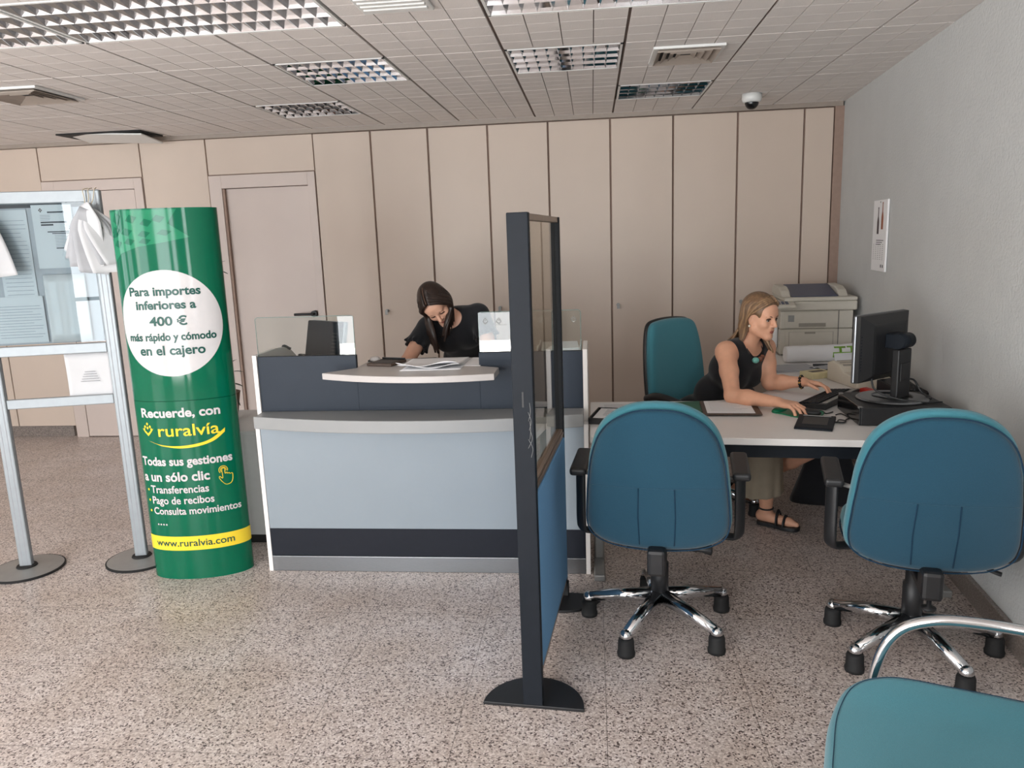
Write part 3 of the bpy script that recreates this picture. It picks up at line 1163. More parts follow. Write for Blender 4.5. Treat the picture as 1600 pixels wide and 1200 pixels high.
def ear_logo(cx, cz, k):
    """small ear-of-grain emblem: three stacked diamonds and side leaves"""
    polys = []
    for dx, dz in ((0, 0.75), (-0.42, 0.35), (0.42, 0.35), (0, 0.18), (-0.62, -0.05), (0.62, -0.05)):
        q = 0.24
        polys.append([(cx + k * (dx - q * 0.8), cz + k * dz), (cx + k * dx, cz + k * (dz - q)), (cx + k * (dx + q * 0.8), cz + k * dz), (cx + k * dx, cz + k * (dz + q))])
    polys.append([(cx - k * 0.95, cz + k * 0.1), (cx - k * 0.5, cz - k * 0.5), (cx, cz - k), (cx, cz - k * 0.62), (cx - k * 0.35, cz - k * 0.3)])
    polys.append([(cx + k * 0.95, cz + k * 0.1), (cx + k * 0.35, cz - k * 0.3), (cx, cz - k * 0.62), (cx, cz - k), (cx + k * 0.5, cz - k * 0.5)])
    return polys


for p in ear_logo(-0.165, 0.762, 0.034):
    obj('emblem', patch(p, 0.002, 2), M['print_yellow'], col, world=True)
# pale grain emblem printed across the top, with darker diamonds left in it
for p in ([(-0.245, 1.775), (-0.175, 1.779), (-0.200, 1.70), (-0.243, 1.66)], [(-0.150, 1.779), (0.093, 1.779), (0.048, 1.716), (0.138, 1.653), (0.02, 1.632), (-0.10, 1.615), (-0.19, 1.588), (-0.235, 1.552), (-0.243, 1.61), (-0.243, 1.655), (-0.20, 1.665), (-0.155, 1.70)]):
    obj('grain_print', patch(p, 0.0012, 30), M['green_pale'], col, world=True)
for s, z, w, h in ((-0.195, 1.745, 0.022, 0.035), (-0.115, 1.74, 0.03, 0.022), (0.01, 1.738, 0.03, 0.02), (-0.045, 1.722, 0.03, 0.02), (-0.21, 1.69, 0.026, 0.022), (-0.145, 1.683, 0.032, 0.02), (-0.06, 1.672, 0.03, 0.018), (0.03, 1.676, 0.034, 0.016), (-0.20, 1.632, 0.024, 0.02), (-0.135, 1.640, 0.03, 0.018), (-0.06, 1.64, 0.03, 0.016)):
    obj('grain_gap', patch([(s - w, z - h * 0.3), (s + w * 0.2, z - h * 0.9), (s + w, z + h * 0.3), (s - w * 0.2, z + h * 0.9)], 0.0022, 6), M['green'], col, world=True)
# hand pressing a button: thin outline drawing
cx, cz = 0.181, 0.508
k = 0.001


def col_line(pts, w=0.0016):
    bm = bmesh.new()
    P = smooth_path([(a, b, 0) for a, b in pts], 5) if len(pts) > 2 else [Vector((a, b, 0)) for a, b in pts]
    add_tube(bm, [on_column(p.x, p.y, 0.0014) for p in P], w, 6)
    return bm


for rr in (0.013, 0.02):
    obj('hand_icon', col_line([(0.170 + rr * math.cos(R(a)), 0.540 + rr * math.sin(R(a))) for a in range(-20, 221, 24)]), M['print_yellow'], col, world=True)
obj('hand_icon', col_line([(0.163, 0.54), (0.165, 0.547), (0.172, 0.549), (0.177, 0.545), (0.177, 0.522), (0.186, 0.526), (0.188, 0.519), (0.196, 0.522), (0.199, 0.516), (0.209, 0.518), (0.212, 0.510), (0.210, 0.487), (0.200, 0.470), (0.178, 0.466), (0.162, 0.480), (0.149, 0.502), (0.152, 0.510), (0.164, 0.500), (0.163, 0.54)]), M['print_yellow'], col, world=True)

for ch in col.children:
    if ch.name.split('.')[0] not in ('lower_shell', 'upper_shell', 'hand_icon'):
        skin_normals(ch)

# ------------------------------------------------------------------ notice board stand
A, B = Vector((-2.93, 3.445, 0)), Vector((-2.385, 3.585, 0))
st_rot = math.atan2(B.y - A.y, B.x - A.x)
st = thing('notice_stand', 'freestanding aluminium notice board on two posts with round feet', 'notice board', (A.x, A.y, 0), st_rot)
LEN = (B - A).length
for x in (0.0, LEN):
    bm = bmesh.new()
    add_box(bm, (x - 0.030, -0.017, 0.02), (x + 0.030, 0.017, 1.895), 0.006)
    p = obj('post', bm, M['alu_pale'], st)
    bm = bmesh.new()
    for dx in (-0.012, 0.012):
        add_box(bm, (x + dx - 0.0018, -0.0174, 0.03), (x + dx + 0.0018, -0.016, 1.88))
    for sy in (-1,):
        for sx in (-1, 1):
            add_box(bm, (x + sx * 0.0304 - 0.0008, -0.006, 0.03), (x + sx * 0.0304 + 0.0008, 0.006, 1.88))
    obj('slot', bm, M['ink'], p)
    bm = bmesh.new()
    add_lathe(bm, (x, -0.002), [(0, 0.022), (0.05, 0.021), (0.165, 0.012), (0.17, 0.011), (0.17, 0.008), (0, 0.008)], 48)
    ft = obj('foot', bm, M['grey_metal'], st)
    bm = bmesh.new()
    add_lathe(bm, (x, -0.002), [(0.158, 0.0), (0.174, 0.0), (0.175, 0.010), (0.170, 0.012), (0.158, 0.009), (0.158, 0.0)], 48)
    obj('rubber_rim', bm, M['black_matt'], ft)
    bm = bmesh.new()
    add_lathe(bm, (x, -0.002), [(0.0, 0.028), (0.046, 0.028), (0.05, 0.02), (0.0, 0.019)], 28)
    obj('collar', bm, M['black_matt'], ft)
for z0, z1 in ((1.838, 1.895), (1.108, 1.158), (0.846, 0.894)):
    obj('rail', box((0.031, -0.012, z0), (LEN - 0.031, 0.012, z1), 0.004), M['alu_pale'], st)
obj('board', box((0.031, -0.002, 1.165), (LEN - 0.031, 0.006, 1.838), 0.001), M['paper_grey'], st)
obj('board_cover', box((0.033, -0.018, 1.165), (LEN - 0.033, -0.0165, 1.838)), M['acrylic'], st)


def sheet_text(parent, x0, x1, z0, z1, y, n, mm='ink', gap=0.3, world=False):
    bm = bmesh.new()
    for k in range(n):
        z = z1 - (z1 - z0) * (k + 0.5) / n
        h = min(0.0022, (z1 - z0) / n * 0.3)
        e = x1 - (x1 - x0) * random.choice((0, 0, 0.05, 0.1, 0.35, 0.0)) * gap * 2
        add_box(bm, (x0, y - 0.0006, z - h / 2), (e, y, z + h / 2))
    return obj('printed_text', bm, M[mm], parent)


NOTICES = [('white printed notice at the far left of the board', -0.02 + 0.05, 0.075, 1.46, 1.815, 12), ('long white printed notice in the middle of the board', 0.10, 0.25, 1.36, 1.81, 20),
           ('bright white price sheet with a small emblem on the board beside the paper bundle', 0.275, 0.455, 1.53, 1.83, 0), ('white notice low on the board with a rule across it', 0.04, 0.27, 1.175, 1.40, 12),
           ('white plastic sleeve hanging at the lower right of the board', 0.285, 0.475, 1.17, 1.50, 0)]
for i, (lab, x0, x1, z0, z1, n) in enumerate(NOTICES):
    c = Vector((A.x, A.y, 0)) + Vector((math.cos(st_rot), math.sin(st_rot), 0)) * ((x0 + x1) / 2)
    y = -0.004 - 0.0022 * i
    t = thing('notice', lab, 'paper', (c.x + math.sin(st_rot) * -y, c.y + math.cos(st_rot) * y, (z0 + z1) / 2), st_rot, 'papers on the notice board')
    w, h = (x1 - x0) / 2, (z1 - z0) / 2
    if i == 4:
        bm = bmesh.new()
        add_sheet(bm, lambda u, v: (-w + 2 * w * u, -0.0012 * math.sin(u * 16) - 0.001, -h + 2 * h * v), 30, 8, 0.0006)
        obj('sheet', bm, M['print_white'], t)
    else:
        obj('sheet', box((-w, -0.0006, -h), (w, 0.0006, h)), M['paper'], t)
    if n:
        sheet_text(t, -w + 0.015, w - 0.012, -h + 0.02, h - 0.04, -0.0007, n)
        bm = box((-w + 0.012, -0.0013, h - 0.022), (-w + 0.03, -0.0006, h - 0.010))
        obj('heading', bm, M['ink_dark'], t)
    elif i == 2:
        for dx, dz in ((0, 0.006), (-0.005, 0), (0.005, 0), (0, -0.006)):
            obj('emblem', turn(box((-0.003, -0.0012, -0.003), (0.003, -0.0006, 0.003)), (0, R(45), 0), (-w + 0.04 + dx, 0, h - 0.025 + dz)), M['clip_brown'], t)
        bm = bmesh.new()
        for a, b, z, q in ((-0.02, 0.055, h - 0.035, 0.0035), (-0.055, 0.06, h - 0.082, 0.0035), (-0.055, 0.0, h - 0.094, 0.004), (-0.03, 0.07, h - 0.127, 0.0025), (-0.01, 0.07, h - 0.135, 0.002), (0.0, 0.07, h - 0.205, 0.0025)):
            add_box(bm, (a, -0.0013, z - q), (b, -0.0006, z + q))
        obj('heading', bm, M['ink_dark'], t)
        sheet_text(t, 0.0, 0.06, h - 0.2, h - 0.14, -0.0007, 8)
        sheet_text(t, -0.055, -0.01, h - 0.075, h - 0.045, -0.0007, 4)
# header strip of the board
obj('header_strip', box((0.033, -0.0045, 1.818), (LEN - 0.033, -0.002, 1.836)), M['ink_dark'], st)
c = Vector((A.x, A.y, 0)) + Vector((math.cos(st_rot), math.sin(st_rot), 0)) * 0.42
t = thing('envelope', 'white envelope tucked between the two lower rails of the notice stand', 'envelope', (c.x, c.y + 0.018, 0.99), st_rot)
bm = bmesh.new()
add_sheet(bm, lambda u, v: (-0.108 + 0.216 * u, 0.003 * math.sin(u * 5) + 0.004 * math.sin(v * 4), -0.125 + 0.24 * v), 12, 8, 0.003)
obj('sheet', bm, M['paper'], t)
bm = bmesh.new()
for k in range(5):
    add_box(bm, (-0.02 - 0.006 * k, -0.0075, 0.02 - 0.012 * k), (0.03 + 0.004 * k, -0.006, 0.023 - 0.012 * k))
obj('address', bm, M['ink'], t)


def bundle(cx, cy, cz, spread, n, lab, seed):
    t = thing('paper_bundle', lab, 'papers', (cx, cy, cz), 0, 'bundles of papers tied to the notice stand')
    rr = random.Random(seed)
    for k in range(n):
        q = k / (n - 1)
        a = R(-30 + 50 * q + 6 * rr.random()) * spread
        yaw = R(-40 + 70 * q + 12 * rr.random())
        w, h = 0.055 + 0.012 * rr.random(), 0.27 + 0.05 * rr.random()
        bend = 0.012 + 0.02 * rr.random()
        yo = -0.030 - 0.009 * (k if k < n / 2 else n - k)

        def fn(u, v, a=a, yaw=yaw, w=w, h=h, bend=bend, yo=yo):
            x = (u - 0.5) * w * 2 * min(1.0, 0.35 + 2.2 * v)
            y = bend * math.sin(v * 2.8) * (u - 0.4) * 2 + 0.010 * math.sin(3 * u) * v
            z = -h * v - 0.02 * u * (1 if a > 0 else -1)
            x, y = x * math.cos(yaw), y + x * math.sin(yaw) * 0.7
            x, z = x * math.cos(a) - z * math.sin(a), x * math.sin(a) + z * math.cos(a)
            return (x, y + yo, z)
        bm = bmesh.new()
        add_sheet(bm, fn, 8, 12, 0.0012)
        obj('sheet', bm, M['paper_grey' if k % 2 else 'paper'], t)
    bm = bmesh.new()
    for dx in (-0.02, 0.0, 0.022):
        add_tube(bm, smooth_path([(dx * 0.3 - 0.02, -0.03, -0.03), (dx, -0.026, 0.03), (dx * 1.4, -0.02, 0.076), (dx, 0.01, 0.086)], 5), 0.0022, 6)
    add_ball(bm, (0, -0.03, 0.005), (0.014, 0.008, 0.008))
    obj('string', bm, M['twine'], t)
    return t


bundle(-2.375, 3.55, 1.815, 1.0, 9, 'fanned bundle of papers tied with string to the top right of the stand', 3)
bundle(-2.85, 3.415, 1.815, 0.8, 5, 'bundle of papers at the left edge of the picture, tied to the top rail', 8)

# ------------------------------------------------------------------ low cabinet and plant behind the column
t = thing('low_cabinet', 'low pale grey cabinet beside the reception counter, behind the green column', 'cabinet', (-1.93, 4.06, 0))
obj('body', box((-0.26, -0.255, 0.05), (0.255, 0.25, 0.612), 0.004), M['cabinet'], t)
obj('plinth', box((-0.25, -0.24, 0.0), (0.245, 0.24, 0.05)), M['black'], t)
obj('top', box((-0.27, -0.27, 0.612), (0.265, 0.26, 0.637), 0.005), M['cabinet'], t)
t = thing('potted_plant', 'dark leafed plant on the low cabinet, mostly hidden behind the green column', 'plant', (-2.09, 4.06, 0.637))
bm = bmesh.new()
add_lathe(bm, (0, 0), [(0, 0), (0.07, 0), (0.095, 0.15), (0.098, 0.16), (0.09, 0.16), (0.085, 0.14), (0, 0.14)], 28)
obj('pot', bm, M['pot'], t)
bm = bmesh.new()
rp = random.Random(11)
tips = [(0.03, -0.05, 0.86), (0.0, -0.03, 0.70), (0.045, -0.06, 0.32), (0.05, -0.05, 0.22), (-0.05, 0.02, 0.75), (-0.03, 0.05, 0.5)]
for x, y, z in tips:
    add_tube(bm, smooth_path([(0, 0, 0.13), (x * 0.2, y * 0.2, z * 0.5), (x, y, z)], 5), 0.004, 6)
st_o = obj('stem', bm, M['leaf'], t)
bm = bmesh.new()


def add_leaf(bm, base, d, up, ln, wd):
    base, d = Vector(base), Vector(d).normalized()
    s_ = d.cross(Vector(up)).normalized()
    nn = s_.cross(d)
    add_sheet(bm, lambda u, v: base + d * ln * u + s_ * wd * (v - 0.5) * 2 * math.sin(math.pi * min(0.98, u * 0.9 + 0.06)) ** 0.8 + nn * (0.15 * ln * math.sin(u * 2.2) + 0.1 * wd * abs(v - 0.5)), 8, 4, 0.0008)


for x, y, z in tips:
    for k in range(6):
        f = 0.35 + 0.65 * k / 8
        an = rp.random() * 6.28
        b = (x * f * f, y * f * f, 0.13 + (z - 0.13) * f)
        if z < 0.4 and k > 5:
            an = -0.6 + 0.6 * rp.random()
        add_leaf(bm, b, (math.cos(an), math.sin(an), 0.3), (0, 0, 1), 0.05 + 0.02 * rp.random(), 0.011)
for b, d in (((0.05, -0.05, 0.86), (1, -0.2, 0.25)), ((0.05, -0.05, 0.84), (1, -0.1, -0.35)), ((0.07, -0.06, 0.31), (1, -0.2, 0.5)), ((0.07, -0.05, 0.28), (1, 0.1, -0.1)), ((0.07, -0.05, 0.16), (0.6, 0, -1)), ((0.06, -0.04, 0.22), (0.8, 0, -0.3))):
    add_leaf(bm, b, d, (0, 0, 1), 0.085, 0.013)
obj('foliage', bm, M['leaf'], t)

# ------------------------------------------------------------------ reception counter
ct = thing('reception_counter', 'white and slate-grey reception counter with a metal plinth', 'counter', (-0.83, 3.8, 0))
X0, X1 = -1.612, -0.052


def cobj(name, bm, m, par=None, label=None):
    return obj(name, bm, M[m], par or ct, world=True, label=label)


cobj('plinth', box((X0, 3.462, 0.0), (X1, 3.49, 0.079), 0.002), 'alu', label='brushed metal plinth')
cobj('kickboard', box((X0, 3.465, 0.081), (X1, 3.487, 0.222), 0.001), 'kick', label='dark kickboard')
cobj('front_panel', box((X0, 3.465, 0.2235), (X1, 3.487, 0.744), 0.001), 'counter_white', label='pale blue-white front panel')


def bulge(x, y0, yc, yr):
    """front edge of a worktop: bowed towards the customer"""
    u = (x - X0) / (X1 - X0)
    return y0 * (1 - u) ** 2 + 2 * (2 * yc - 0.5 * (y0 + yr)) * u * (1 - u) + yr * u * u


poly = [(X0 + (X1 - X0) * k / 24, bulge(X0 + (X1 - X0) * k / 24, 3.405, 3.285, 3.385)) for k in range(25)] + [(X1, 3.535), (X0, 3.535)]
cobj('ledge', prism(poly, 0.746, 0.806, 0.004), 'counter_grey', label='bowed grey ledge')
# upper slate panel with the gap for the transaction top
for a0, a1, z0, z1 in ((X0, -1.124, 0.807, 1.076), (-1.124, -0.534, 0.807, 0.984), (-0.534, X1, 0.807, 1.076)):
    cobj('upper_panel', box((a0, 3.509, z0), (a1, 3.534, z1), 0.0012), 'slate', label='slate-grey upper panel')
for nm, xa in (('side_panel', -1.634), ('side_panel', -0.051)):
    prof = [(3.462, 0.0), (3.462, 0.74), (3.50, 0.745), (3.50, 1.084), (3.74, 1.086), (3.84, 1.078), (3.93, 1.055), (4.0, 1.01), (4.05, 0.92), (4.07, 0.8), (4.07, 0.0)]
    cobj(nm, prism_x(prof, xa, xa + 0.021, 0.0015), 'desk_white')
poly = []
xa, xb = -1.245, -0.437
for k in range(17):
    u = k / 16
    poly.append((xa + (xb - xa) * u, 3.372 - 0.33 * u * (1 - u) - 0.085 * u))
poly += [(-0.434, 3.446), (-0.536, 3.505), (-0.536, 3.76), (-1.122, 3.76), (-1.122, 3.505)]
cobj('transaction_top', prism(poly, 0.986, 1.016, 0.003), 'worktop', label='pale transaction top')
cobj('staff_worktop', box((X0, 3.536, 0.715), (X1, 4.13, 0.74), 0.003), 'worktop')
for x in (-1.16, -0.50):
    cobj('divider_panel', box((x - 0.01, 3.536, 0.741), (x + 0.01, 3.75, 0.985), 0.001), 'counter_grey')
# glass screens with etched emblems
for a0, a1, lab, em in ((-1.612, -1.126, 'clear glass screen on the left', ()), (-0.532, -0.056, 'clear glass screen on the right with etched emblems', (-0.498, -0.435, -0.24, -0.165, -0.09))):
    g = cobj('glass_screen', box((a0, 3.518, 1.0765), (a1, 3.526, 1.264), 0.002), 'glass', label=lab)
    bm = bmesh.new()
    add_tube(bm, [(a0 + 0.002, 3.522, 1.0765), (a0 + 0.002, 3.522, 1.255), (a0 + 0.012, 3.522, 1.264), (a1 - 0.012, 3.522, 1.264), (a1 - 0.002, 3.522, 1.255), (a1 - 0.002, 3.522, 1.0765)], 0.0015, 6)
    cobj('polished_edge', bm, 'glass_edge', g)
    for e in em:
        bm = bmesh.new()
        for p in ear_logo(e, 1.222, 0.016):
            b2 = prism(p, 0.0, 0.0006)
            for v in b2.verts:
                v.co = Vector((v.co.x, 3.5172 + v.co.z, v.co.y))
            merge(bm, b2)
        cobj('etched_emblem', bm, 'etched', g)
    if em:
        cobj('etched_rule', box((-0.49, 3.5174, 1.2035), (-0.40, 3.5178, 1.2045)), 'etched', g)

# ---- things on the counter
t = thing('monitor', 'dark flat monitor seen from behind the glass on the counter', 'monitor', (-1.487, 3.87, 0.74), R(-34))
LEAN = ((R(-12), 0, 0), (0, 0.03, 0.0))
bm = box((-0.13, -0.030, 0.16), (0.145, 0.002, 0.462), 0.008)
obj('casing', turn(bm, *LEAN), M['charcoal'], t)
bz = obj('bezel', turn(box((-0.135, 0.0025, 0.155), (0.15, 0.026, 0.467), 0.005), *LEAN), M['alu_pale'], t, label='silver bezel')
obj('screen', turn(box((-0.115, 0.0261, 0.180), (0.13, 0.027, 0.445)), *LEAN), M['screen'], bz)
bm = bmesh.new()
for k in range(12):
    add_box(bm, (0.095, -0.0315, 0.20 + 0.018 * k), (0.135, -0.0295, 0.206 + 0.018 * k))
obj('vents', turn(bm, *LEAN), M['black'], t)
bm = bmesh.new()
add_box(bm, (-0.03, -0.055, 0.02), (0.03, -0.032, 0.30), 0.006)
obj('neck', bm, M['black'], t)
bm = bmesh.new()
add_lathe(bm, (0, -0.02), [(0, 0), (0.11, 0), (0.11, 0.012), (0.04, 0.022), (0, 0.022)], 32)
obj('foot', bm, M['black'], t)
obj('cable', tube([(-0.10, -0.045, 0.32), (-0.13, -0.075, 0.33), (-0.14, -0.06, 0.18), (-0.11, -0.02, 0.006)], 0.007, 8, 6), M['black'], t)

t = thing('writing_tablet', 'black tablet with a grey edge lying on the transaction top', 'tablet', (-0.998, 3.60, 1.016), R(-16))
obj('casing', box((-0.07, -0.075, 0.0), (0.065, 0.075, 0.014), 0.004), M['clip_brown'], t)
obj('screen', box((-0.055, -0.055, 0.014), (0.052, 0.058, 0.0148)), M['black'], t)
obj('strap', box((-0.066, 0.06, 0.0148), (0.062, 0.072, 0.022), 0.003), M['black'], t)
obj('cable', tube([(-0.066, 0.05, 0.006), (-0.09, 0.03, 0.004), (-0.14, 0.05, 0.003), (-0.155, 0.12, 0.003)], 0.0025, 6, 6), M['black'], t)
t = thing('computer_mouse', 'small white mouse at the left end of the transaction top', 'mouse', (-1.092, 3.72, 1.016), R(20))
obj('shell', ball((0, 0, 0.006), (0.028, 0.045, 0.014), 16), M['print_white'], t)
t = thing('pen', 'thin pen lying beside the black tablet on the counter', 'pen', (-0.84, 3.72, 1.0205), R(10))
obj('barrel', tube([(-0.06, 0, 0), (0.06, 0, 0)], 0.0042, 10), M['black'], t)
obj('tip', tube([(0.06, 0, 0), (0.075, 0, 0)], [0.0035, 0.001], 10), M['grey_metal'], t)
t = thing('paper_stack', 'open stack of white papers with curled front corner on the counter', 'papers', (-0.77, 3.545, 1.016), R(4))
for k in range(3):
    def fn(u, v, k=k):
        x = -0.125 + 0.28 * u + 0.03 * v - 0.008 * k
        y = -0.15 + 0.30 * v
        c = max(0, 1 - v * 2.2)
        z = 0.002 + 0.0045 * k + 0.018 * c * c * (k > 0) * (0.4 + 0.6 * math.sin(u * 7 + k)) + 0.006 * c * k
        return (x, y, max(z, 0.0016 + 0.004 * k))
    bm = bmesh.new()
    add_sheet(bm, fn, 16, 14, 0.0012)
    obj('sheet', bm, M['paper_bright'], t)
t = thing('loose_paper', 'single white sheet at the right end of the transaction top', 'paper', (-0.575, 3.62, 1.0165), R(-6))
obj('sheet', box((-0.035, -0.12, 0), (0.06, 0.12, 0.002)), M['paper_bright'], t)

t = thing('file_rack', 'white file rack with papers behind the right end of the counter', 'rack', (-0.165, 3.74, 0.74))
for k in range(4):
    bm = box((-0.10, -0.14, 0.095 * k), (0.10, 0.14, 0.095 * k + 0.004), 0.001)
    for sx in (-1, 1):
        add_box(bm, (sx * 0.10 - 0.002, -0.14, 0.095 * k), (sx * 0.10 + 0.002, 0.14, 0.095 * k + 0.055), 0.001)
    obj('tray', bm, M['desk_white'], t)
for sx in (-1, 1):
    for sy in (-1, 1):
        obj('upright', box((sx * 0.103 - 0.003, sy * 0.10 - 0.006, 0.0), (sx * 0.103 + 0.003, sy * 0.10 + 0.006, 0.345), 0.001), M['desk_white'], t)
t = thing('papers', 'white papers lying in the top tray of the file rack', 'papers', (-0.165, 3.74, 1.0292), R(3))
obj('sheets', box((-0.088, -0.125, 0.0), (0.09, 0.12, 0.045), 0.001), M['paper_bright'], t)

# ------------------------------------------------------------------ partition screen
ps = thing('partition_screen', 'freestanding black-framed partition with glass above and blue fabric below', 'partition', (-0.226, 2.395, 0), R(-5.0))
L_ = 0.83
for y, nm in ((0.0, 'post'), (L_, 'post')):
    w = 0.034 if y == 0 else 0.02
    p = obj(nm, box((-w, y - 0.012, 0.012), (w, y + 0.022, 1.674), 0.003), M['charcoal'], ps)
    if y == 0:
        bm = box((-0.003, -0.0128, 1.065), (0.003, -0.0118, 1.115), 0.001)
        obj('slot', bm, M['black'], p)
        bm = bmesh.new()
        rs = random.Random(2)
        for k in range(5):
            z = 0.93 + 0.03 * k
            add_tube(bm, smooth_path([(0.012 + 0.01 * rs.random(), -0.0125, z - 0.03), (0.02 + 0.008 * rs.random(), -0.0125, z), (0.014 + 0.01 * rs.random(), -0.0125, z + 0.03)], 4), 0.0007, 4)
        obj('scratch', bm, M['grey_metal'], p)
obj('top_rail', box((-0.016, 0.023, 1.652), (0.016, L_ - 0.013, 1.674), 0.002), M['bronze'], ps)
bm = box((-0.018, 0.023, 0.748), (0.018, L_ - 0.013, 0.758), 0.002)
add_box(bm, (-0.02, 0.023, 0.760), (0.02, L_ - 0.013, 0.772), 0.002)
add_box(bm, (-0.016, 0.023, 0.774), (0.016, L_ - 0.013, 0.784), 0.002)
obj('middle_rail', bm, M['bronze'], ps)
obj('glass_pane', box((-0.003, 0.0225, 0.785), (0.003, L_ - 0.0125, 1.652)), M['glass_tint'], ps)
obj('fabric_panel', box((-0.024, 0.0225, 0.105), (0.024, L_ - 0.0125, 0.747), 0.004), M['blue_felt'], ps)
obj('bottom_rail', box((-0.018, 0.0225, 0.07), (0.018, L_ - 0.0125, 0.104), 0.002), M['bronze'], ps)
for y, s_ in ((-0.012, 1), (L_ + 0.022, -1)):
    rr = 0.176
    poly = [(rr * math.cos(R(a)), y + s_ * rr * math.sin(R(a))) for a in range(0, 181, 6)]
    if s_ < 0:
        poly = poly[::-1]
    f = obj('foot', prism(poly, 0.0, 0.012, 0.002), M['black'], ps)
    obj('bracket', box((-0.026, y + (0.002 if s_ > 0 else -0.036), 0.0125), (0.026, y + (0.036 if s_ > 0 else -0.002), 0.075), 0.003), M['black_matt'], f)


# ------------------------------------------------------------------ chairs
def outline(pts, n=6):
    return [Vector((p.x, p.y, 0)) for p in smooth_path([(a, b, 0) for a, b in pts], n, True)]


def add_pillow(bm, ol, ctr, th, place, prof=((1.0, 0.0), (0.985, 0.55), (0.955, 0.85), (0.90, 0.98), (0.7, 1.0), (0.4, 1.0))):
    """padded slab: outline (a, b), thickness th each side of the middle, placed by place(a, b, t)"""
    n = len(ol)

    def ringpts(s, t):
        return [bm.verts.new(place(ctr[0] + (p.x - ctr[0]) * s, ctr[1] + (p.y - ctr[1]) * s, t)) for p in ol]
    rings = [ringpts(s, t * th) for s, t in prof[::-1]] + [ringpts(s, -t * th) for s, t in prof[1:]]
    for a, b in zip(rings, rings[1:]):
        for k in range(n):
            f = bm.faces.new((a[k], a[(k + 1) % n], b[(k + 1) % n], b[k]))
            f.smooth = True
    for r, t in ((rings[0], th), (rings[-1], -th)):
        c = bm.verts.new(place(ctr[0], ctr[1], t))
        for k in range(n):
            f = bm.faces.new((r[k], r[(k + 1) % n], c))
            f.smooth = True
    bmesh.ops.recalc_face_normals(bm, faces=list(bm.faces))
    return rings


BACK = outline([(a * 1.04, b + 0.03 * max(0, b - 0.45)) for a, b in [(-0.15, 0.428), (0.0, 0.418), (0.15, 0.428), (0.235, 0.462), (0.262, 0.52), (0.258, 0.62), (0.248, 0.72), (0.236, 0.80), (0.208, 0.885), (0.16, 0.945), (0.085, 0.985), (0.0, 0.995), (-0.085, 0.985), (-0.16, 0.945), (-0.208, 0.885), (-0.236, 0.80), (-0.248, 0.72), (-0.258, 0.62), (-0.262, 0.52), (-0.235, 0.462)]])


def back_place(dy, sc=1.0):
    def f(a, b, t):
        z = b
        bend = 0.5 * a * a
        kink = 0.10 * max(0.0, 0.70 - z)          # lower part runs forward under the sitter
        lean = -0.13 * (z - 0.45)
        return (a, -0.255 + dy + t + bend + kink + lean, z)
    return f


def star_base(t, off, reach=0.297, feet='glide'):
    for k in range(5):
        a = R(off + 72 * k)
        d = Vector((math.cos(a), math.sin(a), 0))
        bm = bmesh.new()
        add_tube(bm, [d * 0.03 + Vector((0, 0, 0.125)), d * (reach * 0.55) + Vector((0, 0, 0.112)), d * (reach - 0.004) + Vector((0, 0, 0.085))], [0.031, 0.026, 0.022], 14)
        add_ball(bm, d * reach + Vector((0, 0, 0.083)), (0.025, 0.025, 0.024), 14)
        leg = obj('leg', bm, M['chrome'], t)
        bm = bmesh.new()
        add_lathe(bm, (d.x * reach, d.y * reach), [(0, 0.0), (0.034, 0.0), (0.035, 0.014), (0.032, 0.018), (0.031, 0.06), (0.027, 0.07), (0, 0.072)], 20)
        obj('foot', bm, M['black_matt'], leg)
    bm = bmesh.new()
    add_lathe(bm, (0, 0), [(0, 0.095), (0.042, 0.095), (0.044, 0.14), (0.036, 0.15), (0, 0.15)], 24)
    obj('hub', bm, M['chrome'], t)
    bm = bmesh.new()
    add_lathe(bm, (0, 0), [(0, 0.12), (0.036, 0.12), (0.037, 0.27), (0.03, 0.275), (0.03, 0.38), (0, 0.38)], 24)
    obj('column', bm, M['black'], t)


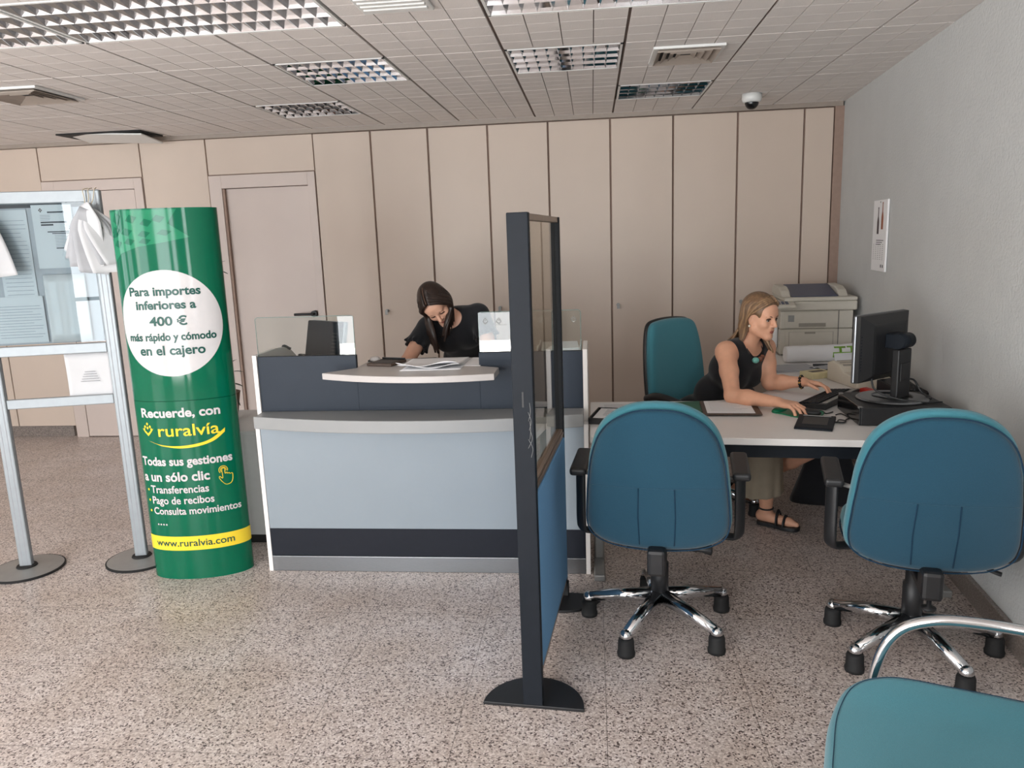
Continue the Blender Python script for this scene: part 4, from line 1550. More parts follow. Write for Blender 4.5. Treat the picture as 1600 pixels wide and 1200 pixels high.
def office_chair(lab, loc, rotz, off, grp, knob=False):
    t = thing('swivel_chair', lab, 'chair', loc, rotz, grp)
    star_base(t, off - math.degrees(rotz))
    bm = bmesh.new()
    add_pillow(bm, BACK, (0, 0.70), 0.034, back_place(0.03))
    obj('backrest', bm, M['teal_lit'], t)
    shell = [Vector((p.x * 0.955, 0.70 + (p.y - 0.70) * 0.945 - 0.004, 0)) for p in BACK]
    bm = bmesh.new()
    add_pillow(bm, shell, (0, 0.69), 0.022, back_place(-0.016))
    bs = obj('back_cover', bm, M['teal'], t)
    bm = bmesh.new()
    pf = back_place(-0.032)
    add_tube(bm, [pf(p.x * 1.004, 0.70 + (p.y - 0.70) * 1.003, 0) for p in shell], 0.0028, 6, closed=True)
    obj('piping', bm, M['piping'], bs)
    for sx in (-0.068, 0.068):
        pf2 = back_place(-0.0385)
        obj('seam', tube([pf2(sx * (1.0 - 0.12 * abs(q - 0.5)), 0.455 + 0.235 * q, 0) for q in [i / 8 for i in range(9)]], 0.0022, 6), M['piping'], bs)
    obj('crease', tube([back_place(-0.0378)(-0.235 + 0.47 * i / 20, 0.692, 0) for i in range(21)], 0.0012, 6), M['teal'], bs)
    so = outline([(-0.17, -0.20), (0.0, -0.21), (0.17, -0.20), (0.235, -0.15), (0.255, 0.0), (0.25, 0.14), (0.215, 0.235), (0.1, 0.27), (0.0, 0.275), (-0.1, 0.27), (-0.215, 0.235), (-0.25, 0.14), (-0.255, 0.0), (-0.235, -0.15)])
    bm = bmesh.new()
    add_pillow(bm, so, (0, 0.03), 0.038, lambda a, b, q: (a, b, 0.458 + q + 0.25 * max(0, abs(a) - 0.15) ** 1.2 - 0.35 * max(0, b - 0.16) ** 1.4))
    st = obj('seat', bm, M['teal_lit'], t)
    bm = bmesh.new()
    add_tube(bm, [(p.x * 1.0, p.y * 1.0, 0.446) for p in so], 0.003, 6, closed=True)
    obj('piping', bm, M['piping'], st)
    bm = box((-0.13, -0.14, 0.375), (0.13, 0.14, 0.424), 0.02)
    add_box(bm, (-0.18, -0.16, 0.412), (0.18, 0.18, 0.424), 0.004)
    obj('mechanism', bm, M['black'], t)
    bm = bmesh.new()
    add_box(bm, (-0.034, -0.315, 0.345), (0.034, -0.225, 0.45), 0.014)
    add_box(bm, (-0.03, -0.24, 0.345), (0.03, -0.05, 0.375), 0.006)
    obj('back_bracket', bm, M['black'], t)
    bm = bmesh.new()
    if knob:
        add_tube(bm, smooth_path([(0.08, -0.06, 0.395), (0.18, -0.1, 0.40), (0.25, -0.12, 0.385)], 6), [0.008] * 9 + [0.012] * 4, 10, flat=0.6)
        obj('lever', tube(smooth_path([(-0.08, 0.0, 0.395), (-0.18, 0.0, 0.40), (-0.25, 0.02, 0.40)], 6), [0.008] * 9 + [0.012] * 4, 10, flat=0.6), M['black'], t)
    else:
        add_tube(bm, [(0.1, -0.12, 0.388), (0.165, -0.12, 0.386), (0.20, -0.12, 0.386), (0.205, -0.12, 0.386)], [0.010, 0.013, 0.022, 0.015], 14)
    obj('lever', bm, M['black'], t)
    if knob:
        bm = bmesh.new()
        add_lathe(bm, (0.0, -0.27), [(0, 0.300), (0.024, 0.300), (0.024, 0.307), (0.008, 0.31), (0.008, 0.35), (0, 0.35)], 18)
        obj('tension_knob', bm, M['black'], t)
    for s in (-1, 1):
        bm = bmesh.new()
        pts = smooth_path([(s * 0.14, -0.02, 0.418), (s * 0.25, -0.05, 0.418), (s * 0.298, -0.075, 0.428), (s * 0.306, -0.09, 0.47), (s * 0.306, -0.09, 0.58), (s * 0.306, -0.085, 0.685)], 5)
        add_tube(bm, pts, 0.028, 14, flat=0.42)
        ar = obj('armrest', bm, M['black'], t)
        bm = box((s * 0.306 - 0.033, -0.125, 0.690), (s * 0.306 + 0.033, 0.125, 0.722), 0.012, seg=3)
        turn(bm, (R(4), 0, 0), (0, 0, 0))
        obj('arm_pad', bm, M['black'], ar)
        bm = bmesh.new()
        add_box(bm, (s * 0.306 - 0.028, -0.128, 0.684), (s * 0.306 + 0.028, -0.118, 0.692), 0.002)
        add_tube(bm, [(s * 0.225, -0.17, 0.680), (s * 0.285, -0.11, 0.680)], 0.008, 10)
        obj('pivot', bm, M['grey_metal'], ar)
    return t


office_chair('teal swivel chair seen from behind, next to the partition screen', (0.255, 3.00, 0), R(-7), 24, 'teal swivel chairs facing the desk')
office_chair('teal swivel chair seen from behind, by the right wall in front of the computer case', (1.182, 2.83, 0), R(-12), -4, 'teal swivel chairs facing the desk', True)

# high-backed chair of the seated person
t = thing('swivel_chair', 'high-backed teal swivel chair with black shell behind the blonde seated person', 'chair', (0.63, 4.40, 0), math.atan2(-0.65, -0.76))
star_base(t, 40)
HB = outline([(-0.15, 0.50), (0.0, 0.495), (0.15, 0.50), (0.205, 0.53), (0.222, 0.62), (0.225, 0.75), (0.216, 0.90), (0.195, 1.02), (0.165, 1.075), (0.10, 1.092), (0.0, 1.097), (-0.10, 1.092), (-0.165, 1.075), (-0.195, 1.02), (-0.216, 0.90), (-0.225, 0.75), (-0.222, 0.62), (-0.205, 0.53)])
bm = bmesh.new()
add_pillow(bm, HB, (0, 0.80), 0.03, lambda a, b, q: (a, -0.215 + q + 0.35 * a * a - 0.10 * (b - 0.5), b))
obj('backrest', bm, M['teal_lit'], t)
bm = bmesh.new()
add_pillow(bm, [Vector((p.x * 1.025, 0.8 + (p.y - 0.8) * 1.02, 0)) for p in HB], (0, 0.80), 0.018, lambda a, b, q: (a, -0.245 + q + 0.35 * a * a - 0.10 * (b - 0.5), b))
obj('back_shell', bm, M['black'], t)
so = outline([(-0.17, -0.20), (0.0, -0.21), (0.17, -0.20), (0.235, -0.15), (0.25, 0.0), (0.24, 0.14), (0.20, 0.22), (0.0, 0.25), (-0.20, 0.22), (-0.24, 0.14), (-0.25, 0.0), (-0.235, -0.15)])
bm = bmesh.new()
add_pillow(bm, so, (0, 0.0), 0.035, lambda a, b, q: (a, b, 0.440 + q))
obj('seat', bm, M['teal_lit'], t)
bm = box((-0.14, -0.16, 0.355), (0.14, 0.14, 0.404), 0.02)
add_box(bm, (-0.035, -0.27, 0.37), (0.035, -0.1, 0.395), 0.006)
add_box(bm, (-0.035, -0.285, 0.37), (0.035, -0.262, 0.62), 0.006)
obj('mechanism', bm, M['black'], t)
for s in (-1, 1):
    obj('armrest', tube([(s * 0.15, 0.05, 0.40), (s * 0.27, 0.06, 0.42), (s * 0.29, 0.08, 0.52), (s * 0.29, 0.10, 0.655), (s * 0.29, 0.04, 0.682), (s * 0.285, -0.10, 0.690), (s * 0.27, -0.2, 0.66)], 0.022, 12, 6, flat=0.8), M['black'], t)

# visitor chair in the near right corner
vd = Vector((-0.945, 0.32, 0)).normalized()
va = math.atan2(-vd.x, vd.y)
t = thing('visitor_chair', 'teal armchair with chrome tube frame in the near right corner, facing left', 'chair', (0.76, 1.52, 0), va)
so = outline([(-0.23, -0.25), (0.0, -0.255), (0.23, -0.25), (0.268, -0.2), (0.277, 0.0), (0.275, 0.14), (0.24, 0.23), (0.14, 0.265), (0.0, 0.27), (-0.14, 0.265), (-0.24, 0.23), (-0.275, 0.14), (-0.277, 0.0), (-0.268, -0.2)])
bm = bmesh.new()
add_pillow(bm, so, (0, 0.0), 0.036, lambda a, b, q: (a, b, 0.462 + q - 0.5 * max(0, b - 0.12) ** 1.5 + 0.30 * max(0, abs(a) - 0.17) ** 1.3 - 0.02 * math.cos(a * 5)))
s_ = obj('seat', bm, M['teal_lit'], t)
obj('piping', tube([(p.x * 0.93, p.y * 0.93, 0.4975 - 0.5 * max(0, p.y * 0.93 - 0.12) ** 1.5 + 0.30 * max(0, abs(p.x * 0.93) - 0.17) ** 1.3 - 0.02 * math.cos(p.x * 0.93 * 5)) for p in so], 0.0011, 5, closed=True), M['piping'], s_)
bk = outline([(-0.19, 0.52), (0.0, 0.515), (0.19, 0.52), (0.225, 0.58), (0.22, 0.75), (0.18, 0.86), (0.0, 0.88), (-0.18, 0.86), (-0.22, 0.75), (-0.225, 0.58)])
bm = bmesh.new()
add_pillow(bm, bk, (0, 0.7), 0.03, lambda a, b, q: (a, -0.27 + q + 0.3 * a * a - 0.2 * (b - 0.5), b))
obj('backrest', bm, M['teal_lit'], t)
for s in (-1, 1):
    x = s * 0.302
    pts = [(x, -0.10, 0.013), (x, 0.16, 0.013), (x, 0.195, 0.05), (x, 0.185, 0.30), (x, 0.165, 0.50), (x, 0.125, 0.60), (x, 0.05, 0.645), (x, -0.05, 0.657), (x, -0.2, 0.655), (x, -0.30, 0.655), (x * 0.92, -0.335, 0.70), (x * 0.86, -0.35, 0.80)]
    obj('arm_frame', tube(pts, 0.0135, 16, 8), M['chrome'], t)
obj('rear_rail', tube([(-0.302, -0.10, 0.013), (0.302, -0.10, 0.013)], 0.012, 12), M['chrome'], t)
bm = bmesh.new()
for y in (-0.12, 0.12):
    add_tube(bm, [(-0.302, y + 0.06 if y > 0 else y - 0.18, 0.38 if y > 0 else 0.66), (0.302, y + 0.06 if y > 0 else y - 0.18, 0.38 if y > 0 else 0.66)], 0.010, 10)
obj('cross_rail', bm, M['chrome'], t)
obj('seat_pan', box((-0.2, -0.2, 0.395), (0.2, 0.2, 0.418), 0.004), M['black'], t)

# ------------------------------------------------------------------ desk
DZ = 0.735
dk = thing('corner_desk', 'white L-shaped corner desk along the right wall', 'desk', (0.6, 3.5, 0))


def ry(y):
    return right_x(y) - 0.026


inner = smooth_path([(0.0, 3.965, 0), (0.42, 3.958, 0), (0.62, 3.965, 0), (0.78, 4.05, 0), (0.92, 4.18, 0), (1.01, 4.42, 0), (1.05, 4.9, 0), (1.06, 5.92, 0)], 5)
poly = [(-0.022, 3.262), (0.565, 3.216), (1.13, 3.158), (ry(3.12), 3.12), (ry(5.92), 5.92)] + [(p.x, p.y) for p in inner[::-1]] + [(-0.022, 3.965)]
obj('desktop', prism(poly, DZ - 0.03, DZ, 0.003), M['desk_white'], dk, world=True)
bm = bmesh.new()
a, b = Vector((0.05, 3.32, 0)), Vector((1.45, 3.20, 0))
d = (b - a).normalized()
n_ = Vector((-d.y, d.x, 0)) * 0.012
add_prism(bm, [(a.x, a.y), (b.x, b.y), (b.x + n_.x, b.y + n_.y), (a.x + n_.x, a.y + n_.y)], 0.635, DZ - 0.0305)
obj('front_beam', bm, M['charcoal'], dk, world=True)
for lx, ly in ((0.012, 3.62), (1.50, 3.50), (1.4, 5.6)):
    bm = bmesh.new()
    add_box(bm, (lx - 0.02, ly - 0.04, 0.03), (lx + 0.02, ly + 0.04, DZ - 0.031), 0.006)
    add_box(bm, (lx - 0.026, ly - 0.24, 0.0), (lx + 0.026, ly + 0.24, 0.032), 0.006)
    obj('leg', bm, M['grey_metal'], dk, world=True)


def flat(name, lab, cat, cx, cy, w, h, rot, z, th, m, grp=None, bev=0.0):
    t = thing(name, lab, cat, (cx, cy, z), rot, grp)
    obj('sheet', box((-w / 2, -h / 2, 0), (w / 2, h / 2, th), bev), M[m], t)
    return t


# left end of the desk
t = thing('letter_tray', 'low black letter tray on the left end of the white desk', 'tray', (0.16, 3.56, DZ), R(-12))
bm = box((-0.17, -0.115, 0.0), (0.17, 0.115, 0.004), 0.001)
for p, q in (((-0.17, -0.115), (0.17, -0.109)), ((-0.17, 0.109), (0.17, 0.115)), ((-0.17, -0.115), (-0.164, 0.115)), ((0.164, -0.115), (0.17, 0.115))):
    add_box(bm, (p[0], p[1], 0.0), (q[0], q[1], 0.03), 0.001)
obj('body', bm, M['black'], t)
t = flat('paper_stack', 'stack of printed papers lying in the black letter tray', 'papers', 0.165, 3.575, 0.31, 0.21, R(-12), DZ + 0.0045, 0.022, 'paper_bright')
for k in range(6):
    obj('printed_text', box((-0.12, 0.06 - 0.022 * k, 0.0221), (0.12 - 0.05 * (k % 2), 0.066 - 0.022 * k, 0.0225)), M['ink'], t)
t = flat('printed_form', 'printed form at the front left corner of the desk', 'paper', 0.045, 3.345, 0.12, 0.15, R(-4), DZ + 0.0003, 0.0016, 'paper_bright')
for k in range(5):
    obj('printed_text', box((-0.03, 0.03 - 0.02 * k, 0.00161), (0.03, 0.034 - 0.02 * k, 0.0018)), M['ink'], t)
t = flat('printed_leaflet', 'printed leaflet behind the letter tray at the back left of the desk', 'paper', 0.16, 3.83, 0.26, 0.21, R(3), DZ + 0.0003, 0.0016, 'paper_bright')
for k in range(5):
    obj('printed_text', box((-0.11, 0.05 - 0.025 * k, 0.00161), (0.07 + 0.02 * (k % 2), 0.055 - 0.025 * k, 0.0018)), M['ink'], t)
t = flat('green_folder', 'dark green folder beside the clipboard on the desk', 'folder', 0.485, 3.80, 0.17, 0.24, R(8), DZ + 0.0003, 0.006, 'folder_green', bev=0.001)
t = flat('clipboard', 'dark brown clipboard with a white form on the desk', 'clipboard', 0.655, 3.745, 0.27, 0.29, R(-4), DZ + 0.0065, 0.006, 'clip_brown', bev=0.0015)
fm = obj('form', box((-0.115, -0.125, 0.0061), (0.105, 0.138, 0.0072)), M['paper_bright'], t)
for k in range(9):
    obj('printed_text', box((-0.095, 0.11 - 0.024 * k, 0.00721), (0.08 - 0.03 * (k % 3), 0.1125 - 0.024 * k, 0.0074)), M['paper_grey'], t)
flat('document', 'white document under the left forearm of the blonde person', 'paper', 1.02, 4.02, 0.21, 0.20, R(40), DZ + 0.0003, 0.002, 'paper_bright')
flat('document', 'second white document near the desk corner by the torso of the blonde person', 'paper', 0.945, 4.02 - 0.11, 0.20, 0.16, R(36), DZ + 0.0025, 0.002, 'paper_bright')

# mouse mat, mouse, signature pad
t = thing('mouse_mat', 'green mouse mat with padded wrist rest under the hand', 'mouse mat', (0.96, 3.655, DZ), R(-38))
oc = outline([(0.105, 0.0), (0.085, 0.075), (0.02, 0.09), (-0.05, 0.07), (-0.105, 0.06), (-0.125, 0.0), (-0.105, -0.06), (-0.05, -0.07), (0.02, -0.09), (0.085, -0.075)])
obj('mat', prism([(p.x, p.y) for p in oc], 0.0003, 0.005, 0.0015), M['pad_green'], t)
obj('wrist_rest', ball((-0.095, 0, 0.006), (0.028, 0.058, 0.011), 18), M['pad_green'], t)
t = thing('computer_mouse', 'dark computer mouse held under the hand on the green mat', 'mouse', (1.0, 3.615, DZ + 0.005), R(-40))
obj('shell', ball((0, 0, 0.010), (0.052, 0.029, 0.017), 18), M['black'], t)
t = thing('signature_pad', 'grey electronic signature pad lying at the front of the desk', 'signature pad', (0.975, 3.44, DZ), R(-20))
bm = prism_x([(-0.115, 0.0), (0.115, 0.0), (0.115, 0.016), (-0.105, 0.010), (-0.115, 0.006)], -0.078, 0.078, 0.002)
obj('casing', bm, M['charcoal'], t)
obj('screen', turn(box((-0.052, -0.055, 0.0), (0.052, 0.075, 0.0008)), (R(1.6), 0, 0), (0, 0, 0.0137)), M['black'], t)
obj('pen_rest', turn(box((-0.06, 0.088, 0.0), (0.06, 0.096, 0.003), 0.001), (R(1.6), 0, 0), (0, 0, 0.0137)), M['grey_metal'], t)
t = thing('cable', 'tangled black cable running between signature pad and computer case', 'cable', (1.1, 3.5, DZ))
bm = bmesh.new()
add_tube(bm, smooth_path([(1.01, 3.565, DZ + 0.006), (1.05, 3.52, DZ + 0.004), (1.07, 3.46, DZ + 0.004), (1.10, 3.44, DZ + 0.006), (1.125, 3.50, DZ + 0.005), (1.15, 3.54, DZ + 0.004), (1.14, 3.62, DZ + 0.004), (1.11, 3.60, DZ + 0.004)], 6), 0.0028, 6)
add_tube(bm, smooth_path([(1.02, 3.70, DZ + 0.006), (1.07, 3.68, DZ + 0.004), (1.075, 3.63, DZ + 0.004), (1.115, 3.66, DZ + 0.004)], 6), 0.0028, 6)
add_tube(bm, smooth_path([(1.065, 3.44, DZ + 0.010), (1.09, 3.425, DZ + 0.012), (1.11, 3.46, DZ + 0.010), (1.085, 3.47, DZ + 0.012), (1.07, 3.44, DZ + 0.010)], 6), 0.0032, 6)
obj('lead', bm, M['black'], t, world=True)

# keyboard
kb = thing('keyboard', 'black keyboard with grey rear edge under the left hand', 'keyboard', (1.172, 3.925, DZ + 0.0024), math.atan2(0.345, 0.26))
bm = prism_x([(-0.075, 0.026), (-0.07, 0.030), (0.072, 0.012), (0.078, 0.008), (0.076, 0.0), (-0.07, 0.0)], -0.225, 0.225, 0.002)
obj('body', bm, M['black'], kb)
obj('rear_edge', turn(box((-0.2, -0.07, 0.0), (0.2, -0.046, 0.004), 0.001), (R(-7.0), 0, 0), (0, 0, 0.0205)), M['grey_metal'], kb, label='grey rear edge')
bm = bmesh.new()
for r_ in range(5):
    for k in range(15):
        if r_ == 4 and 3 < k < 9:
            if k == 4:
                add_box(bm, (-0.205 + 0.0272 * 4, -0.032 + 0.021 * r_, 0.0), (-0.205 + 0.0272 * 9 - 0.003, -0.032 + 0.021 * r_ + 0.017, 0.006), 0.0015)
            continue
        add_box(bm, (-0.205 + 0.0272 * k, -0.032 + 0.021 * r_, 0.0), (-0.205 + 0.0272 * k + 0.0235, -0.032 + 0.021 * r_ + 0.0175, 0.006), 0.0015, seg=1)
turn(bm, (R(-7.0), 0, 0), (0, 0, 0.0205))
obj('keys', bm, M['charcoal'], kb)

# computer case, monitor and what stands behind
pc = thing('computer_case', 'flat black desktop computer case lying on the desk under the monitor', 'computer', (1.345, 3.56, DZ), R(-2))
obj('case', box((-0.185, -0.17, 0.004), (0.185, 0.175, 0.082), 0.003), M['black'], pc)
bm = bmesh.new()
add_box(bm, (-0.192, -0.168, 0.003), (-0.1855, 0.173, 0.0825), 0.002)
obj('front_cover', bm, M['black_gloss'], pc)
for y in (-0.15, 0.15):
    obj('corner_clip', box((-0.1925, y - 0.012, 0.076), (-0.1755, y + 0.012, 0.0835), 0.001), M['grey_metal'], pc)
obj('foot', box((-0.17, -0.15, 0.0), (0.17, 0.15, 0.0045)), M['black_matt'], pc)
mo = thing('monitor', 'black monitor with silver edge standing on the black computer case', 'monitor', (1.365, 3.555, DZ + 0.0832), math.atan2(0.24, 0.298))
# local axes: x along the screen, -y towards the room, +y towards the person
PT = Vector((0, 0.088, 0))
bm = bmesh.new()
add_box(bm, (-0.19, 0.10, 0.082), (0.19, 0.118, 0.388), 0.006)
bz = obj('bezel', bm, M['alu'], mo, label='silver bezel')
obj('screen', box((-0.17, 0.1181, 0.105), (0.17, 0.1186, 0.37)), M['screen'], bz)
bm = bmesh.new()
V = []
for (sx, z0, z1, y) in ((0.188, 0.084, 0.386, 0.0995), (0.186, 0.086, 0.384, 0.082), (0.13, 0.115, 0.345, 0.052), (0.115, 0.125, 0.335, 0.050)):
    V.append([bm.verts.new(p) for p in ((-sx, y, z0), (sx, y, z0), (sx, y, z1), (-sx, y, z1))])
for p, q in zip(V, V[1:]):
    for k in range(4):
        bm.faces.new((p[k], p[(k + 1) % 4], q[(k + 1) % 4], q[k]))
bm.faces.new(V[-1][::-1])
bm.faces.new(V[0])
bmesh.ops.recalc_face_normals(bm, faces=list(bm.faces))
bh = obj('back_housing', bm, M['black'], mo)
bm = bmesh.new()
for k in range(12):
    add_box(bm, (-0.182, 0.0765 - 0.0065 * 0, 0.14 + 0.0135 * k), (-0.145, 0.0795, 0.147 + 0.0135 * k), 0.001)
obj('vents', bm, M['charcoal'], bh)
bm = bmesh.new()
add_box(bm, (-0.045, -0.012, 0.235), (0.045, 0.052, 0.30), 0.006)
add_tube(bm, [(-0.047, -0.006, 0.268), (0.047, -0.006, 0.268)], 0.034, 20)
hg = obj('hinge', bm, M['charcoal'], mo)
obj('hinge_button', tube([(0.047, -0.006, 0.268), (0.0485, -0.006, 0.268)], 0.018, 16), M['alu'], hg)
bm = box((-0.05, -0.022, 0.012), (0.05, 0.012, 0.232), 0.005)
add_box(bm, (-0.036, -0.026, 0.09), (0.036, -0.021, 0.17), 0.002)
obj('stand_post', bm, M['black'], mo)
bm = bmesh.new()
add_lathe(bm, (0, 0.03), [(0.085, 0.0005), (0.15, 0.0005), (0.152, 0.004), (0.145, 0.010), (0.09, 0.014), (0.085, 0.010), (0.085, 0.0005)], 48)
add_box(bm, (-0.03, -0.06, 0.0008), (0.03, 0.12, 0.010), 0.003)
obj('stand_ring', bm, M['alu'], mo, label='silver ring foot')
obj('cable', tube([(-0.10, 0.075, 0.11), (-0.10, 0.05, 0.05), (-0.07, -0.03, 0.02), (-0.01, -0.12, 0.006), (0.06, -0.165, 0.006)], 0.0045, 8, 6), M['black'], mo)
obj('cable', tube([(0.05, 0.0, 0.09), (0.085, -0.02, 0.08), (0.095, -0.05, 0.03), (0.09, -0.10, 0.005)], 0.0045, 8, 6), M['black'], mo)
t = thing('desk_phone', 'black desk telephone behind the monitor by the right wall', 'telephone', (1.565, 4.02, DZ), R(30))
obj('base', prism_x([(-0.10, 0.0), (0.10, 0.0), (0.10, 0.075), (0.085, 0.08), (-0.10, 0.025)], -0.075, 0.075, 0.004), M['black'], t)
bm = bmesh.new()
add_tube(bm, smooth_path([(-0.045, 0.1, 0.115), (-0.045, 0.05, 0.115), (-0.045, -0.05, 0.08), (-0.045, -0.1, 0.058)], 5), 0.017, 12)
add_ball(bm, (-0.045, 0.095, 0.105), (0.026, 0.028, 0.024))
add_ball(bm, (-0.045, -0.095, 0.053), (0.026, 0.028, 0.022))
obj('handset', bm, M['black_gloss'], t)
obj('keypad', turn(box((0.0, -0.06, 0.0), (0.06, 0.04, 0.004), 0.001), (R(15.5), 0, 0), (0, 0, 0.054)), M['charcoal'], t)

# right-hand return: small boxes and devices
t = thing('card_box', 'small cream card box on the desk return beside the beige device', 'box', (1.29, 4.57, DZ), R(25))
obj('body', box((-0.075, -0.055, 0.0), (0.075, 0.055, 0.035), 0.003), M['cream'], t)
obj('label_print', box((-0.045, -0.02, 0.035), (0.05, 0.02, 0.0356)), M['clip_brown'], t)
t = thing('passbook_printer', 'stepped beige office printer on the desk behind the monitor edge', 'printer', (1.50, 4.36, DZ), R(12))
obj('body', prism_x([(-0.15, 0.0), (0.17, 0.0), (0.17, 0.10), (0.12, 0.118), (0.04, 0.105), (0.0, 0.07), (-0.13, 0.055), (-0.15, 0.04)], -0.14, 0.13, 0.006), M['beige'], t)
bm = bmesh.new()
for k in range(3):
    add_box(bm, (-0.12, 0.03 + 0.035 * k, 0.098 + 0.005 * k), (0.11, 0.045 + 0.035 * k, 0.106 + 0.006 * k), 0.002)
obj('paper_guide', bm, M['printer_dark'], t)
obj('paper_sheet', turn(box((-0.11, 0, 0), (0.0, 0.002, 0.06)), (R(-20), 0, 0), (-0.02, 0.10, 0.10)), M['paper'], t)
t = thing('stapler', 'small red desk item partly hidden behind the monitor', 'stapler', (1.415, 4.05, DZ), R(40))
bm = prism_x([(-0.05, 0.0), (0.05, 0.0), (0.05, 0.03), (0.03, 0.036), (-0.05, 0.022)], -0.018, 0.018, 0.004)
obj('body', bm, M['red'], t)
t = thing('note_box', 'dark open note box with yellow-green notes behind the monitor stand', 'box', (1.46, 3.83, DZ), R(20))
obj('tray', box((-0.05, -0.05, 0.0), (0.05, 0.05, 0.045), 0.004), M['black'], t)
obj('notes', box((-0.04, -0.04, 0.0455), (0.04, 0.04, 0.052)), M['cream'], t)
flat('document_pile', 'pile of pale papers on the desk return in front of the copier', 'papers', 1.22, 4.84, 0.26, 0.20, R(8), DZ + 0.0003, 0.014, 'paper_grey')
flat('grey_folder', 'dark grey folder on the desk return below the rolled white bag', 'folder', 1.46, 4.84, 0.20, 0.22, R(-8), DZ + 0.0003, 0.012, 'charcoal', bev=0.002)
t = thing('plastic_wrap', 'crumpled clear packet on the dark grey folder', 'packet', (1.40, 4.80, DZ + 0.0125), R(30))
bm = bmesh.new()
add_sheet(bm, lambda u, v: (-0.07 + 0.14 * u, -0.05 + 0.1 * v, 0.003 + 0.012 * abs(math.sin(u * 9 + v * 5)) * math.sin(3.1 * v)), 14, 10, 0.0012)
obj('sheet', bm, M['paper_grey'], t)
t = thing('carrier_bag', 'folded white carrier bag with green print lying before the copier', 'bag', (1.47, 5.10, DZ), R(2))
bm = bmesh.new()
add_tube(bm, smooth_path([(-0.235, 0.0, 0.055), (-0.1, 0.0, 0.056), (0.1, 0.0, 0.058), (0.24, 0.0, 0.064)], 6), [0.05, 0.053, 0.054, 0.054, 0.053, 0.053, 0.054, 0.055, 0.054, 0.053, 0.054, 0.055, 0.054, 0.055, 0.056, 0.056, 0.056, 0.056, 0.056], 20)
obj('roll', bm, M['paper_bright'], t)


def on_roll(x, a):
    return Vector((x, -0.0585 * math.cos(a), 0.058 + 0.0585 * math.sin(a)))


for x0, x1, a0, a1 in ((0.05, 0.23, R(-22), R(12)), (0.09, 0.105, R(12), R(40)), (0.16, 0.175, R(12), R(42)), (0.06, 0.13, R(40), R(52)), (0.14, 0.21, R(42), R(54))):
    bm = bmesh.new()
    add_sheet(bm, lambda u, v: on_roll(x0 + (x1 - x0) * u, a0 + (a1 - a0) * v), 4, 8, 0.001)
    obj('green_print', bm, M['lime'], t)

# ---- copier
cp = thing('copier', 'beige desktop copier with blue document tray in the back corner', 'copier', (1.515, 5.60, DZ), R(-3))
obj('paper_unit', box((-0.235, -0.23, 0.008), (0.235, 0.23, 0.205), 0.006), M['printer'], cp)
obj('print_unit', box((-0.235, -0.228, 0.2075), (0.235, 0.23, 0.345), 0.006), M['printer'], cp)
obj('scanner_unit', box((-0.245, -0.25, 0.3475), (0.255, 0.24, 0.418), 0.012), M['printer'], cp)
obj('foot', box((-0.22, -0.21, 0.0), (0.22, 0.21, 0.01)), M['black_matt'], cp)
dr = obj('drawer', box((-0.20, -0.2335, 0.03), (0.13, -0.2305, 0.192), 0.002), M['printer'], cp)
obj('drawer_handle', box((-0.075, -0.2345, 0.168), (-0.005, -0.2332, 0.184), 0.002), M['printer_dark'], dr)
bm = bmesh.new()
add_box(bm, (-0.178, -0.2342, 0.04), (-0.175, -0.2332, 0.182))
add_box(bm, (0.108, -0.2342, 0.04), (0.111, -0.2332, 0.182))
add_box(bm, (-0.178, -0.2342, 0.182), (0.111, -0.2332, 0.184))
obj('drawer_groove', bm, M['printer_dark'], dr)
obj('front_cover', box((-0.205, -0.2315, 0.215), (0.135, -0.2285, 0.338), 0.002), M['printer'], cp)
obj('side_groove', box((0.140, -0.2325, 0.02), (0.143, -0.2280, 0.345)), M['ink_dark'], cp)
obj('output_slot', box((-0.115, -0.2325, 0.222), (0.06, -0.2312, 0.250), 0.001), M['printer_dark'], cp)
obj('badge', box((-0.185, -0.2325, 0.262), (-0.145, -0.2312, 0.312), 0.001), M['grey_metal'], cp)
bm = box((-0.10, -0.06, 0.0), (0.075, 0.06, 0.03), 0.01)
turn(bm, (R(14), 0, 0), (-0.225, -0.27, 0.385))
pn = obj('control_panel', bm, M['printer'], cp)
bm = bmesh.new()
for k in range(4):
    for j in range(3):
        add_box(bm, (-0.07 + 0.026 * k, -0.032 + 0.022 * j, 0.03), (-0.05 + 0.026 * k, -0.018 + 0.022 * j, 0.0325), 0.001)
turn(bm, (R(14), 0, 0), (-0.225, -0.27, 0.385))
obj('buttons', bm, M['blue_tray'], pn)
obj('lid', box((-0.215, -0.245, 0.4185), (0.255, 0.235, 0.448), 0.008), M['printer'], cp)
for x0, x1 in ((-0.225, -0.165), (0.145, 0.205)):
    prof = [(-0.20, 0.449), (0.20, 0.449), (0.19, 0.50), (0.14, 0.525), (-0.06, 0.52), (-0.14, 0.495)]
    obj('feeder_side', prism_x(prof, x0, x1, 0.008), M['printer'], cp)
obj('feeder_back', box((-0.165, 0.10, 0.4485), (0.145, 0.19, 0.520), 0.008), M['printer'], cp)
bm = turn(box((-0.160, -0.20, 0.0), (0.140, 0.12, 0.008), 0.003), (R(13), 0, 0), (0, 0, 0.490))
obj('document_tray', bm, M['blue_tray'], cp, label='dark blue document tray')
obj('feeder_mouth', box((-0.164, -0.17, 0.4485), (0.144, 0.095, 0.456)), M['black'], cp)
bm = bmesh.new()
add_box(bm, (-0.075, -0.16, 0.0), (-0.001, 0.12, 0.18), 0.006)
turn(bm, (0, 0, 0), (-0.237, 0, 0.05))
obj('side_unit', bm, M['paper_bright'], cp)

for ch in cp.children_recursive:
    ch.data.transform(Matrix.Diagonal((1, 1, 0.885, 1)))

